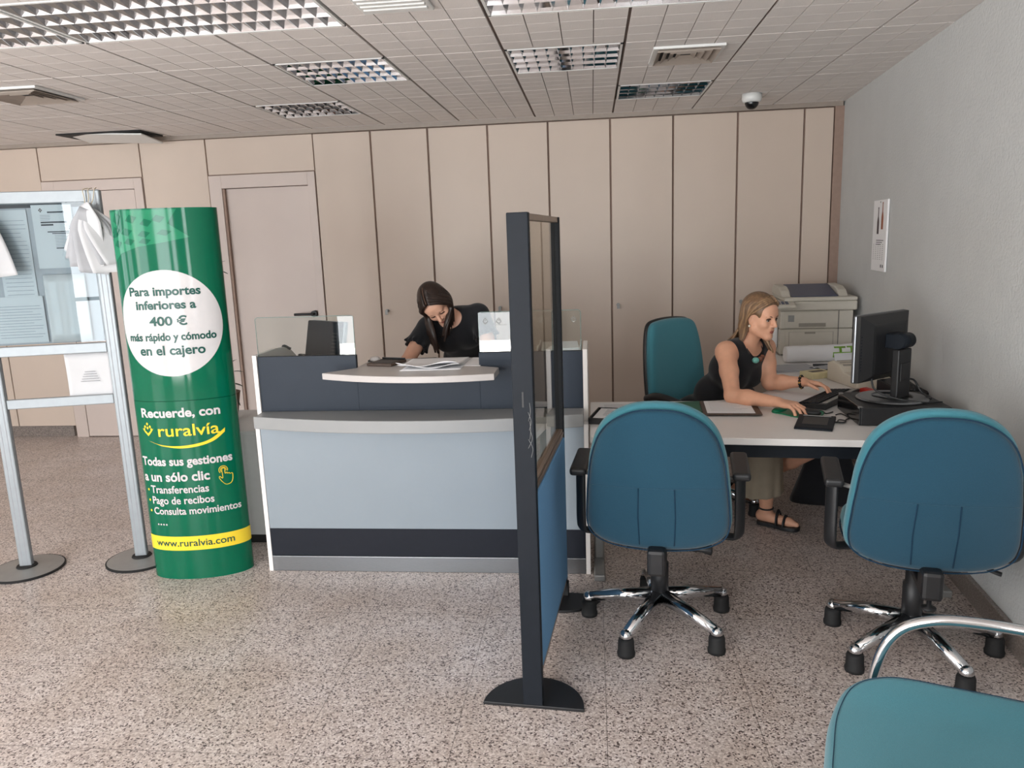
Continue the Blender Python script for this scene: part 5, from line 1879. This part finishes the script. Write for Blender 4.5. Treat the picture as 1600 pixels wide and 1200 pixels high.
# black bag under the desk
t = thing('handbag', 'black bag standing on the floor under the desk', 'bag', (1.36, 4.50, 0), R(-10))
bm = bmesh.new()
add_grid(bm, lambda u, v: ((0.21 - 0.10 * v) * math.copysign(abs(math.cos(2 * math.pi * u)) ** 0.6, math.cos(2 * math.pi * u)), (0.085 - 0.055 * v) * math.copysign(abs(math.sin(2 * math.pi * u)) ** 0.6, math.sin(2 * math.pi * u)), 0.30 * v + (0.02 * math.cos(4 * math.pi * u) if v > 0.9 else 0)), 40, 10, close_u=True)
bmesh.ops.holes_fill(bm, edges=[e for e in bm.edges if len(e.link_faces) == 1])
obj('body', bm, M['black_cloth'], t)
obj('handle', tube([(-0.08, 0, 0.28), (-0.07, 0, 0.38), (0.0, 0, 0.42), (0.07, 0, 0.38), (0.08, 0, 0.28)], 0.008, 8, 6), M['black'], t)


# ------------------------------------------------------------------ people
def frame(f, u):
    f = Vector(f).normalized()
    u = Vector(u)
    u = (u - f * u.dot(f)).normalized()
    return f, u.cross(f).normalized(), u      # forward, left, up


class Head:
    def __init__(s, c, f, u, k=1.0):
        s.c, s.k = Vector(c), k
        s.f, s.l, s.u = frame(f, u)
        s.M = [tuple(s.l), tuple(s.f), tuple(s.u)]

    def p(s, l, f, u):
        return s.c + (s.l * l + s.f * f + s.u * u) * s.k

    def sculpt(s, b):
        k = s.k

        def E(l, f, u, r, kk=0.02, cut=False):
            b.ell(s.p(l, f, u), [q * k for q in r], s.M, kk, cut)
        E(0, -0.012, 0.035, (0.073, 0.092, 0.088), 0.0)
        E(0, 0.022, -0.035, (0.060, 0.070, 0.080), 0.03)
        b.limb(s.p(-0.046, 0.012, -0.062), s.p(-0.012, 0.072, -0.101), 0.022 * k, 0.015 * k, 0.03)
        b.limb(s.p(0.046, 0.012, -0.062), s.p(0.012, 0.072, -0.101), 0.022 * k, 0.015 * k, 0.03)
        E(0, 0.074, -0.100, (0.019, 0.016, 0.015), 0.02)
        E(0, 0.055, 0.045, (0.058, 0.038, 0.042), 0.03)
        b.limb(s.p(-0.034, 0.080, 0.020), s.p(0.034, 0.080, 0.020), 0.011 * k, k=0.018)
        for q in (-1, 1):
            E(q * 0.040, 0.062, -0.028, (0.022, 0.022, 0.022), 0.022)
            E(q * 0.031, 0.094, 0.000, (0.017, 0.012, 0.011), 0.012, True)
        b.limb(s.p(0, 0.087, 0.014), s.p(0, 0.1135, -0.028), 0.0075 * k, 0.0112 * k, 0.011)
        for q in (-1, 1):
            E(q * 0.010, 0.096, -0.035, (0.0075, 0.010, 0.007), 0.008)
        E(0, 0.082, -0.060, (0.026, 0.016, 0.018), 0.014)
        b.limb(s.p(-0.018, 0.090, -0.0615), s.p(0.018, 0.090, -0.0615), 0.0045 * k, k=0.006)
        b.limb(s.p(-0.016, 0.089, -0.0720), s.p(0.016, 0.089, -0.0720), 0.0055 * k, k=0.006)
        b.limb(s.p(-0.021, 0.095, -0.0667), s.p(0.021, 0.095, -0.0667), 0.0022 * k, k=0.003, cut=True)
        for q in (-1, 1):
            E(q * 0.072, -0.006, -0.012, (0.008, 0.017, 0.030), 0.008)
            E(q * 0.080, -0.002, -0.008, (0.005, 0.009, 0.016), 0.005, True)

    def features(s, t, iris='eye', lip='lip', brow='brow', white='eye_white'):
        k = s.k
        for q in (-1, 1):
            e = obj('eye', ball(s.p(q * 0.031, 0.0755, 0.000), 0.0122 * k, 16), M[white], t, world=True)
            d = (s.f * 0.97 - s.u * 0.18).normalized()
            if white == 'eye_white':
                obj('iris', ball(s.p(q * 0.031, 0.0755, 0.0) + d * 0.0068 * k, 0.0074 * k, 12), M[iris], e, world=True)
            bm = bmesh.new()
            dz = 0.0 if white == 'eye_white' else -0.008
            add_tube(bm, smooth_path([s.p(q * 0.018, 0.086, 0.004 + dz), s.p(q * 0.030, 0.0905, 0.0085 + dz), s.p(q * 0.045, 0.080, 0.002 + dz)], 5), 0.0036 * k, 6)
            obj('lash', bm, M['brow'], e, world=True)
            bm = bmesh.new()
            add_tube(bm, smooth_path([s.p(q * 0.014, 0.0925, 0.017), s.p(q * 0.032, 0.0905, 0.0235), s.p(q * 0.050, 0.077, 0.019)], 5), [0.0048 * k] * 6 + [0.0040 * k] * 4 + [0.0022 * k], 6, flat=0.6)
            obj('eyebrow', bm, M[brow], t, world=True)
        bm = bmesh.new()
        add_tube(bm, smooth_path([s.p(-0.021, 0.0885, -0.0660), s.p(-0.008, 0.0965, -0.0628), s.p(0, 0.0968, -0.0635), s.p(0.008, 0.0965, -0.0628), s.p(0.021, 0.0885, -0.0660)], 4), [0.0012] + [0.003 * k] * 15 + [0.0012], 8)
        add_tube(bm, smooth_path([s.p(-0.020, 0.0885, -0.0680), s.p(0, 0.0965, -0.0725), s.p(0.020, 0.0885, -0.0680)], 6), [0.0012] + [0.0036 * k] * 11 + [0.0012], 8)
        obj('lips', bm, M[lip], t, world=True)


def sculpt_hand(b, w, d, n, side, curl=(0.25, 0.3, 0.3, 0.3), spread=0.16, thumb=0.5, k=1.0):
    """wrist w, finger direction d, back-of-hand normal n, side: thumb direction sign along d x n"""
    w, d, n = Vector(w), Vector(d).normalized(), Vector(n)
    n = (n - d * n.dot(d)).normalized()
    s_ = d.cross(n) * side            # towards the thumb
    for i in range(4):
        o = (1.5 - i) * 0.019 * k
        kn = w + d * (0.085 - 0.004 * abs(i - 1)) * k + s_ * o
        b.limb(w + s_ * o * 0.55 + d * 0.008, kn, 0.0145 * k, 0.0105 * k, 0.010)
        ln = (0.040, 0.045, 0.042, 0.032)[i] * k
        fd = (d + s_ * (1.5 - i) * spread * 0.5).normalized()
        p = kn
        ang = 0.0
        for j, q in enumerate((1.0, 0.68, 0.55)):
            ang += curl[i] * (1.0, 1.3, 0.8)[j]
            v = (fd * math.cos(ang) - n * math.sin(ang)).normalized()
            e = p + v * ln * q
            r0, r1 = (0.0088, 0.0082, 0.0076)[j] * k, (0.0082, 0.0076, 0.0066)[j] * k
            b.limb(p, e, r0, r1, 0.003)
            p = e
    b.ell(w + d * 0.045 * k - n * 0.006 * k, (0.034 * k, 0.044 * k, 0.014 * k), [tuple(s_), tuple(d), tuple(n)], 0.012)
    t0 = w + d * 0.018 * k + s_ * 0.024 * k - n * 0.006
    t1 = t0 + (d * 0.6 + s_ * 0.75 - n * 0.2 * thumb).normalized() * 0.040 * k
    t2 = t1 + (d * 0.9 + s_ * 0.3 - n * 0.4 * thumb).normalized() * 0.030 * k
    t3 = t2 + (d * 0.97 + s_ * 0.05 - n * 0.35 * thumb).normalized() * 0.024 * k
    b.limb(t0, t1, 0.0135 * k, 0.0105 * k, 0.010)
    b.limb(t1, t2, 0.0100 * k, 0.0090 * k, 0.004)
    b.limb(t2, t3, 0.0090 * k, 0.0072 * k, 0.003)


def V3(*a):
    return Vector(a)


# ---- seated person with dark-blonde hair
p2 = thing('person', 'seated person with dark-blonde hair and sleeveless black top using mouse and keyboard', 'person', (0.75, 4.25, 0))
bf = Vector((0.65, -0.76, 0)).normalized()
bl = Vector((0.76, 0.65, 0)).normalized()
UPV = Vector((0, 0, 1))
sp = (Vector((0.82, 4.20, 0.965)) - Vector((0.60, 4.42, 0.53))).normalized()      # spine direction
tf = (bf - sp * bf.dot(sp)).normalized()
TM = [tuple(bl), tuple(tf), tuple(sp)]
P3 = Vector((0.815, 4.205, 0.965))
shR, shL = P3 - bl * 0.158 + V3(0, 0, 0.0), P3 + bl * 0.158 + V3(0, 0, -0.012)
elR, wrR = V3(0.690, 3.872, 0.778), V3(0.868, 3.690, 0.783)
elL, wrL = V3(0.945, 4.205, 0.778), V3(1.098, 4.105, 0.798)
HD2 = Head((0.872, 4.14, 1.144), (0.63, -0.77, -0.16), (0.10, -0.12, 1.0), 0.915)
knR, knL = V3(0.90, 4.05, 0.49), V3(1.20, 4.10, 0.462)
hipR, hipL = V3(0.60, 4.42, 0.52) - bl * 0.085, V3(0.60, 4.42, 0.52) + bl * 0.085


def torso2(b, g):
    b.ell(V3(0.605, 4.415, 0.55), (0.172 + g, 0.125 + g, 0.115 + g), TM, 0.03)
    b.ell(V3(0.685, 4.335, 0.70), (0.135 + g, 0.100 + g, 0.12 + g), TM, 0.05)
    b.ell(V3(0.765, 4.255, 0.85), (0.150 + g, 0.108 + g, 0.12 + g), TM, 0.05)
    b.ell(P3 - sp * 0.03, (0.150 + g, 0.085 + g, 0.065 + g), TM, 0.05)
    for q in (-1, 1):
        b.ell(V3(0.765, 4.255, 0.85) + tf * 0.072 + bl * q * 0.068, (0.062 + g, 0.052 + g, 0.062 + g), TM, 0.035)


b = Sdf((0.36, 3.50, 0.0), (1.36, 4.66, 1.29), 0.0045)
torso2(b, 0.0)
b.limb(P3 + sp * 0.0, HD2.p(0, -0.022, -0.05), 0.052, 0.049, 0.03)
for q, s_, e_, w_ in ((-1, shR, elR, wrR), (1, shL, elL, wrL)):
    b.limb(P3 + bl * q * 0.06, s_, 0.052, 0.052, 0.03)
    b.limb(s_, s_.lerp(e_, 0.45), 0.053, 0.046, 0.03)
    b.limb(s_.lerp(e_, 0.45), e_, 0.046, 0.038, 0.02)
    b.limb(e_, e_.lerp(w_, 0.35), 0.039, 0.039, 0.02)
    b.limb(e_.lerp(w_, 0.35), w_, 0.039, 0.0255, 0.02)
sculpt_hand(b, wrR, (0.70, -0.70, -0.02), (0.05, -0.12, 1), -1, (0.42, 0.40, 0.42, 0.48), 0.24, 0.8)
sculpt_hand(b, wrL, (0.84, -0.50, -0.05), (0.1, 0.25, 1), 1, (0.40, 0.40, 0.42, 0.45), 0.22, 0.9)
HD2.sculpt(b)
for h_, k_, a_ in ((hipR, knR, V3(0.925, 4.12, 0.085)), (hipL, knL, V3(0.86, 4.52, 0.10))):
    b.limb(h_, k_, 0.082, 0.058, 0.03)
    b.limb(k_, k_.lerp(a_, 0.35), 0.054, 0.052, 0.02)
    b.limb(k_.lerp(a_, 0.35), a_, 0.052, 0.033, 0.02)
    toe = a_ + V3(0.105, -0.07, -0.045)
    b.limb(a_ + V3(-0.02, 0.014, -0.035), toe, 0.032, 0.024, 0.02)
    b.limb(toe, toe + V3(0.035, -0.024, -0.006), 0.022, 0.014, 0.015)
obj('body', b.mesh('body'), M['skin'], p2, world=True)
HD2.features(p2)
# sleeveless black top
b = Sdf((0.36, 3.95, 0.44), (1.12, 4.66, 1.06), 0.0045)
torso2(b, 0.0075)
b.limb(P3 - bl * 0.115 + sp * 0.012, P3 + bl * 0.115 + sp * 0.008, 0.052, 0.052, 0.04)
b.ell(P3 + sp * 0.075 + tf * 0.03, (0.078, 0.085, 0.075), TM, 0.008, True)
b.ell(shR - bl * 0.045 - sp * 0.01, (0.056, 0.085, 0.095), TM, 0.006, True)
b.ell(shL + bl * 0.045 - sp * 0.01, (0.056, 0.085, 0.095), TM, 0.006, True)
b.keep((0.60, 4.42, 0.50), (-sp.x, -sp.y, -sp.z))
obj('sleeveless_top', b.mesh('top'), M['black_cloth'], p2, world=True)
# khaki skirt
b = Sdf((0.34, 3.86, 0.1), (1.34, 4.68, 0.68), 0.006)
b.ell(V3(0.605, 4.415, 0.55), (0.182, 0.136, 0.10), TM, 0.0)
b.limb(hipR, knR + V3(-0.01, 0.0, 0.01), 0.100, 0.088, 0.04)
b.limb(hipL, hipL.lerp(knL, 0.86), 0.098, 0.080, 0.04)
b.limb(hipR.lerp(knR, 0.6), hipL.lerp(knL, 0.6), 0.078, 0.074, 0.05)
b.limb(knR + V3(-0.005, 0.0, -0.01), V3(0.885, 4.085, 0.14), 0.086, 0.108, 0.03)
for a in range(7):
    an = R(200 + 38 * a)
    b.limb(knR + V3(0.06 * math.cos(an), 0.06 * math.sin(an), -0.05), V3(0.885 + 0.10 * math.cos(an), 4.085 + 0.10 * math.sin(an), 0.14), 0.018, 0.026, 0.022)
b.limb(V3(0.885, 4.085, 0.24), V3(0.80, 4.06, 0.195), 0.06, 0.035, 0.03)
b.keep((0.885, 4.085, 0.195), (0.1, 0, -1))
obj('skirt', b.mesh('skirt'), M['khaki'], p2, world=True)
# sandals
for a_ in (V3(0.925, 4.12, 0.085), V3(0.86, 4.52, 0.10)):
    d = V3(0.105, -0.07, 0).normalized()
    n2 = V3(-d.y, d.x, 0)
    c = a_ + d * 0.055
    bm = bmesh.new()
    pts = outline([(-0.10, 0.0), (-0.085, 0.034), (0.0, 0.034), (0.06, 0.046), (0.115, 0.035), (0.13, 0.0), (0.115, -0.035), (0.06, -0.046), (0.0, -0.034), (-0.085, -0.034)], 4)
    zb = 0.001 if a_.x < 0.95 else 0.016
    add_prism(bm, [(c.x + d.x * p.x + n2.x * p.y, c.y + d.y * p.x + n2.y * p.y) for p in pts], zb, zb + 0.022, 0.004)
    for off, z, w in ((0.055, 0.062, 0.040), (0.015, 0.085, 0.036)):
        q = c + d * off
        add_tube(bm, smooth_path([q + n2 * w + V3(0, 0, 0.02 - q.z), q + n2 * (w * 0.8) + V3(0, 0, z * 0.8 - q.z), q + V3(0, 0, z + 0.008 - q.z), q - n2 * (w * 0.8) + V3(0, 0, z * 0.8 - q.z), q - n2 * w + V3(0, 0, 0.02 - q.z)], 5), 0.010, 8, flat=0.5)
    add_tube(bm, [a_ + V3(0.036 * math.cos(R(20 * k)), 0.036 * math.sin(R(20 * k)), 0.012) for k in range(18)], 0.006, 6, closed=True)
    obj('sandal', bm, M['black'], p2, world=True)


# hair: a cap over the skull and long locks
def lock(bm, pts, r, flat=0.45):
    P = smooth_path(pts, 6)
    n = len(P)
    rr = [r * (0.55 + 0.6 * math.sin(math.pi * min(1, 0.12 + 0.80 * i / (n - 1)))) * (1 - 0.5 * max(0, i / (n - 1) - 0.7) / 0.3) for i in range(n)]
    add_tube(bm, P, rr, 8, flat=flat)


rh = random.Random(5)
H = HD2
b = Sdf((0.70, 3.95, 0.90), (1.06, 4.40, 1.30), 0.0045)
b.ell(H.p(0, -0.018, 0.042), (0.082, 0.099, 0.092), H.M, 0.0)
b.ell(H.p(0, -0.045, -0.03), (0.074, 0.066, 0.09), H.M, 0.03)
b.ell(H.p(0, 0.105, -0.035), (0.078, 0.074, 0.112), H.M, 0.012, True)
for q in (-1, 1):
    b.ell(H.p(q * 0.078, 0.022, -0.035), (0.022, 0.040, 0.055), H.M, 0.008, True)
hair = obj('hair', b.mesh('hair'), M['hair_fair'], p2, world=True)
bm, bm_l = bmesh.new(), bmesh.new()
for q in (-1, 1):
    for k in range(26):
        a = R(52 + 118 * k / 25 + 4 * rh.random())
        ca, sa = math.cos(a), math.sin(a)
        part = H.p(0.012 * q + 0.006 * rh.random(), 0.055 - 0.10 * k / 25, 0.128 - 0.012 * (k < 4))
        mid = H.p(q * 0.081 * sa, 0.062 * ca - 0.030 + 0.03 * (k < 4), 0.075)
        ear = H.p(q * 0.082 * min(1, sa + 0.12), 0.070 * min(ca, 0.12) - 0.036, -0.01)
        low = H.p(q * 0.078 * sa, -0.055 + 0.055 * ca, -0.085)
        end = low + V3(-0.045 - 0.03 * rh.random(), 0.03, -0.075 - 0.045 * rh.random()) + H.l * q * (0.012 if k < 12 else 0.004)
        if q < 0 and k < 14:
            end = low + V3(-0.045 + 0.006 * k - 0.02 * rh.random(), 0.0, -0.095 - 0.03 * rh.random())
        if q > 0 and k < 9:
            end = low + H.f * (0.05 + 0.02 * rh.random()) + V3(0.0, -0.0, -0.095 - 0.03 * rh.random()) + H.l * 0.016
        lock(bm if rh.random() < 0.6 else bm_l, [part, mid, ear, low, end], 0.0105 + 0.005 * rh.random())
for k in range(7):     # pulled back over the temples
    u = k / 6
    lock(bm if k % 2 else bm_l, [H.p(-0.005, 0.075 - 0.02 * u, 0.108 + 0.016 * u), H.p(-0.050, 0.062 - 0.03 * u, 0.085 + 0.02 * u), H.p(-0.078, 0.018 - 0.03 * u, 0.040 + 0.02 * u), H.p(-0.083, -0.03, 0.0 + 0.01 * u), H.p(-0.074, -0.05, -0.07), H.p(-0.080, -0.045, -0.14)], 0.010)
    lock(bm if k % 2 else bm_l, [H.p(0.012, 0.075 - 0.02 * u, 0.108 + 0.016 * u), H.p(0.055, 0.058 - 0.03 * u, 0.085 + 0.02 * u), H.p(0.080, 0.020 - 0.03 * u, 0.035 + 0.02 * u), H.p(0.082, 0.0, -0.03), H.p(0.070, 0.005, -0.10), H.p(0.075, 0.03, -0.165)], 0.012)
obj('strands', bm, M['hair_fair'], hair, world=True)
obj('highlights', bm_l, M['hair_light'], hair, world=True)
obj('earring', ball(H.p(-0.0795, -0.002, -0.048), 0.0068, 14), M['pearl'], p2, world=True)
obj('earring', ball(H.p(0.0795, -0.002, -0.048), 0.0068, 14), M['pearl'], p2, world=True)
nk = P3 + tf * 0.085 + sp * 0.012
bm = bmesh.new()
add_tube(bm, smooth_path([P3 - bl * 0.062 + sp * 0.05 + tf * 0.0, P3 - bl * 0.055 + sp * 0.035 + tf * 0.055, nk - bl * 0.02, nk + bl * 0.02, P3 + bl * 0.055 + sp * 0.035 + tf * 0.055, P3 + bl * 0.062 + sp * 0.05], 6), 0.0028, 6)
ne = obj('necklace', bm, M['black'], p2, world=True)
obj('bead', ball(nk - bl * 0.028 + tf * 0.016, (0.019, 0.019, 0.016), 18), M['turquoise'], ne, world=True)
obj('bead', ball(nk + bl * 0.008 + tf * 0.018 + V3(0, 0, 0.004), (0.014, 0.014, 0.015), 18), M['wood_bead'], ne, world=True)
obj('bead', ball(nk + bl * 0.03 + tf * 0.014 + V3(0, 0, 0.012), (0.011, 0.011, 0.011), 18), M['wood_bead'], ne, world=True)
ad = (wrL - elL).normalized()
a1 = ad.orthogonal().normalized()
a2 = ad.cross(a1)
bm = bmesh.new()
for k in range(12):
    an = R(30 * k)
    add_ball(bm, wrL - ad * 0.014 + (a1 * math.cos(an) + a2 * math.sin(an)) * 0.0305, 0.0082, 10)
br = obj('bracelet', bm, M['black_gloss'], p2, world=True)
bm = bmesh.new()
for k in range(6):
    an = R(60 * k + 15)
    add_ball(bm, wrL - ad * 0.014 + (a1 * math.cos(an) + a2 * math.sin(an)) * 0.033, 0.0062, 10)
obj('gold_link', bm, M['gold'], br, world=True)

# ---- standing person with dark hair, bending over the counter
p1 = thing('person', 'person with long dark hair in a black top, bending over papers behind the counter', 'person', (-0.78, 4.72, 0))
HD1 = Head((-0.893, 4.33, 1.243), (0.20, -0.66, -0.72), (-0.40, -0.62, 0.66), 0.97)
H = HD1
C3 = V3(-0.825, 4.46, 1.13)          # middle of the shoulder line
PV = V3(-0.765, 4.74, 0.90)          # pelvis
l1 = V3(0.985, 0.05, 0.13).normalized()
sp1 = (C3 - PV).normalized()
l1 = (l1 - sp1 * l1.dot(sp1)).normalized()
f1 = sp1.cross(l1) * -1.0
if f1.y > 0:
    f1 = -f1
TM1 = [tuple(l1), tuple(f1), tuple(sp1)]
sR, sL = C3 - l1 * 0.165 + V3(0, 0, -0.012), C3 + l1 * 0.165
eR, wR = V3(-1.080, 4.29, 0.905), V3(-1.03, 4.075, 0.785)
eL, wL = V3(-0.575, 4.32, 0.925), V3(-0.70, 4.10, 0.788)


def torso1(b, g):
    b.ell(PV, (0.165 + g, 0.125 + g, 0.12 + g), TM1, 0.03)
    b.ell(PV.lerp(C3, 0.45), (0.135 + g, 0.10 + g, 0.13 + g), TM1, 0.05)
    b.ell(PV.lerp(C3, 0.75), (0.150 + g, 0.108 + g, 0.12 + g), TM1, 0.05)
    b.ell(C3 - sp1 * 0.03, (0.150 + g, 0.085 + g, 0.065 + g), TM1, 0.05)
    for q in (-1, 1):
        b.ell(PV.lerp(C3, 0.74) + f1 * 0.07 + l1 * q * 0.068, (0.062 + g, 0.055 + g, 0.062 + g), TM1, 0.035)


b = Sdf((-1.20, 3.88, 0.0), (-0.42, 4.95, 1.40), 0.0045)
torso1(b, 0.0)
b.limb(C3 + sp1 * 0.0, HD1.p(0, -0.03, -0.045), 0.052, 0.049, 0.03)
for q, s_, e_, w_ in ((-1, sR, eR, wR), (1, sL, eL, wL)):
    b.limb(C3 + l1 * q * 0.06, s_, 0.052, 0.050, 0.03)
    b.limb(s_, e_, 0.050, 0.038, 0.03)
    b.limb(e_, e_.lerp(w_, 0.35), 0.039, 0.037, 0.02)
    b.limb(e_.lerp(w_, 0.35), w_, 0.037, 0.0255, 0.02)
sculpt_hand(b, wR, (0.25, -0.93, -0.22), (0.0, -0.2, 1), -1, (0.12, 0.12, 0.14, 0.16), 0.2, 0.4)
sculpt_hand(b, wL, (-0.5, -0.8, -0.25), (0.2, -0.2, 1), 1, (0.4, 0.45, 0.5, 0.5), 0.14, 0.7)
HD1.sculpt(b)
LEGS = []
for q in (-1, 1):
    h_, k_, a_ = PV + V3(0.085 * q, 0.01, -0.06), V3(-0.765 + 0.095 * q, 4.70, 0.47), V3(-0.765 + 0.10 * q, 4.76, 0.09)
    LEGS.append((h_, k_, a_))
    b.limb(h_, k_, 0.082, 0.056, 0.03)
    b.limb(k_, k_.lerp(a_, 0.35), 0.054, 0.052, 0.02)
    b.limb(k_.lerp(a_, 0.35), a_, 0.052, 0.034, 0.02)
    b.limb(a_ + V3(0, 0.01, -0.05), a_ + V3(0, -0.13, -0.06), 0.033, 0.026, 0.02)
obj('body', b.mesh('body'), M['skin_b'], p1, world=True)
HD1.features(p1, white='skin_b')
# black top with short frilled sleeves
b = Sdf((-1.20, 4.12, 0.74), (-0.42, 4.96, 1.28), 0.0045)
torso1(b, 0.010)
b.limb(C3 - l1 * 0.14, C3 + l1 * 0.14, 0.062, 0.062, 0.04)
for s_, e_ in ((sR, eR), (sL, eL)):
    b.limb(s_, s_.lerp(e_, 0.42), 0.061, 0.066, 0.03)
    d = (e_ - s_).normalized()
    c_ = s_.lerp(e_, 0.46)
    o1 = d.orthogonal().normalized()
    o2 = d.cross(o1)
    for k in range(12):
        an = R(30 * k)
        v = o1 * math.cos(an) + o2 * math.sin(an)
        b.limb(c_ - d * 0.015 + v * 0.052, c_ + d * (0.014 if k % 2 else 0.02) + v * (0.073 if k % 2 else 0.064), 0.010, 0.008, 0.014)
b.ell(C3 + sp1 * 0.078 + f1 * 0.028, (0.078, 0.074, 0.070), TM1, 0.008, True)
for s_, e_ in ((sR, eR), (sL, eL)):
    d = (e_ - s_).normalized()
    b.limb(s_.lerp(e_, 0.42), s_.lerp(e_, 0.8), 0.053, 0.058, 0.004, True)
obj('black_top', b.mesh('top'), M['black_cloth'], p1, world=True)
b = Sdf((-1.02, 4.56, 0.05), (-0.50, 4.96, 1.02), 0.006)
b.ell(PV, (0.178, 0.138, 0.125), TM1, 0.0)
for h_, k_, a_ in LEGS:
    b.limb(h_, k_, 0.095, 0.072, 0.03)
    b.limb(k_, a_, 0.072, 0.062, 0.03)
b.keep((0, 0, 0.065), (0, 0, -1))
obj('trousers', b.mesh('trousers'), M['black_cloth'], p1, world=True)
for h_, k_, a_ in LEGS:
    bm = bmesh.new()
    add_ball(bm, (a_.x, a_.y - 0.06, 0.034), (0.042, 0.125, 0.034), 18)
    add_box(bm, (a_.x - 0.036, a_.y - 0.165, 0.0), (a_.x + 0.036, a_.y + 0.055, 0.016), 0.007)
    obj('shoe', bm, M['black'], p1, world=True)
# hair falling forward on both sides of the face
b = Sdf((-1.10, 4.12, 1.0), (-0.70, 4.52, 1.42), 0.0045)
b.ell(H.p(0, -0.018, 0.040), (0.081, 0.099, 0.093), H.M, 0.0)
b.ell(H.p(0, -0.05, -0.02), (0.074, 0.062, 0.085), H.M, 0.03)
b.ell(H.p(0, 0.112, -0.035), (0.064, 0.068, 0.110), H.M, 0.012, True)
hair = obj('hair', b.mesh('hair'), M['hair_dark'], p1, world=True)
bm = bmesh.new()
rh = random.Random(9)
for q in (-1, 1):
    for k in range(30):
        u = k / 29
        part = H.p(0.006 * q, 0.085 - 0.15 * u, 0.112 + 0.022 * math.sin(math.pi * u))
        mid = H.p(q * (0.062 + 0.012 * u), 0.075 - 0.12 * u, 0.065 - 0.01 * u)
        low = H.p(q * (0.078 + 0.006 * math.sin(3 * u)), 0.050 - 0.085 * u, -0.02 - 0.01 * u)
        ln = 0.19 + 0.05 * rh.random() - 0.06 * u
        if q > 0:
            ln = 0.17 + 0.04 * rh.random() - 0.05 * u
        e1 = low + V3(0.004 * q + 0.006 * rh.random(), -0.012, -ln * 0.5)
        sw = (0.060 * (1 - u) if q < 0 else -0.050 * (1 - u) + 0.022 * u)
        e1 = e1 + V3(sw * 0.6, -0.012 * (1 - u), 0)
        e2 = low + V3(sw + 0.014 * (rh.random() - 0.5), -0.016 + 0.02 * rh.random(), -ln)
        lock(bm, [part, mid, low, e1, e2], 0.013 + 0.005 * rh.random())
obj('strands', bm, M['hair_dark'], hair, world=True)
obj('parting', tube([H.p(0.0, 0.083, 0.1175), H.p(0.0, 0.05, 0.1345), H.p(0.0, 0.01, 0.142), H.p(0, -0.03, 0.138)], 0.0016, 6, 5), M['scalp'], hair, world=True)
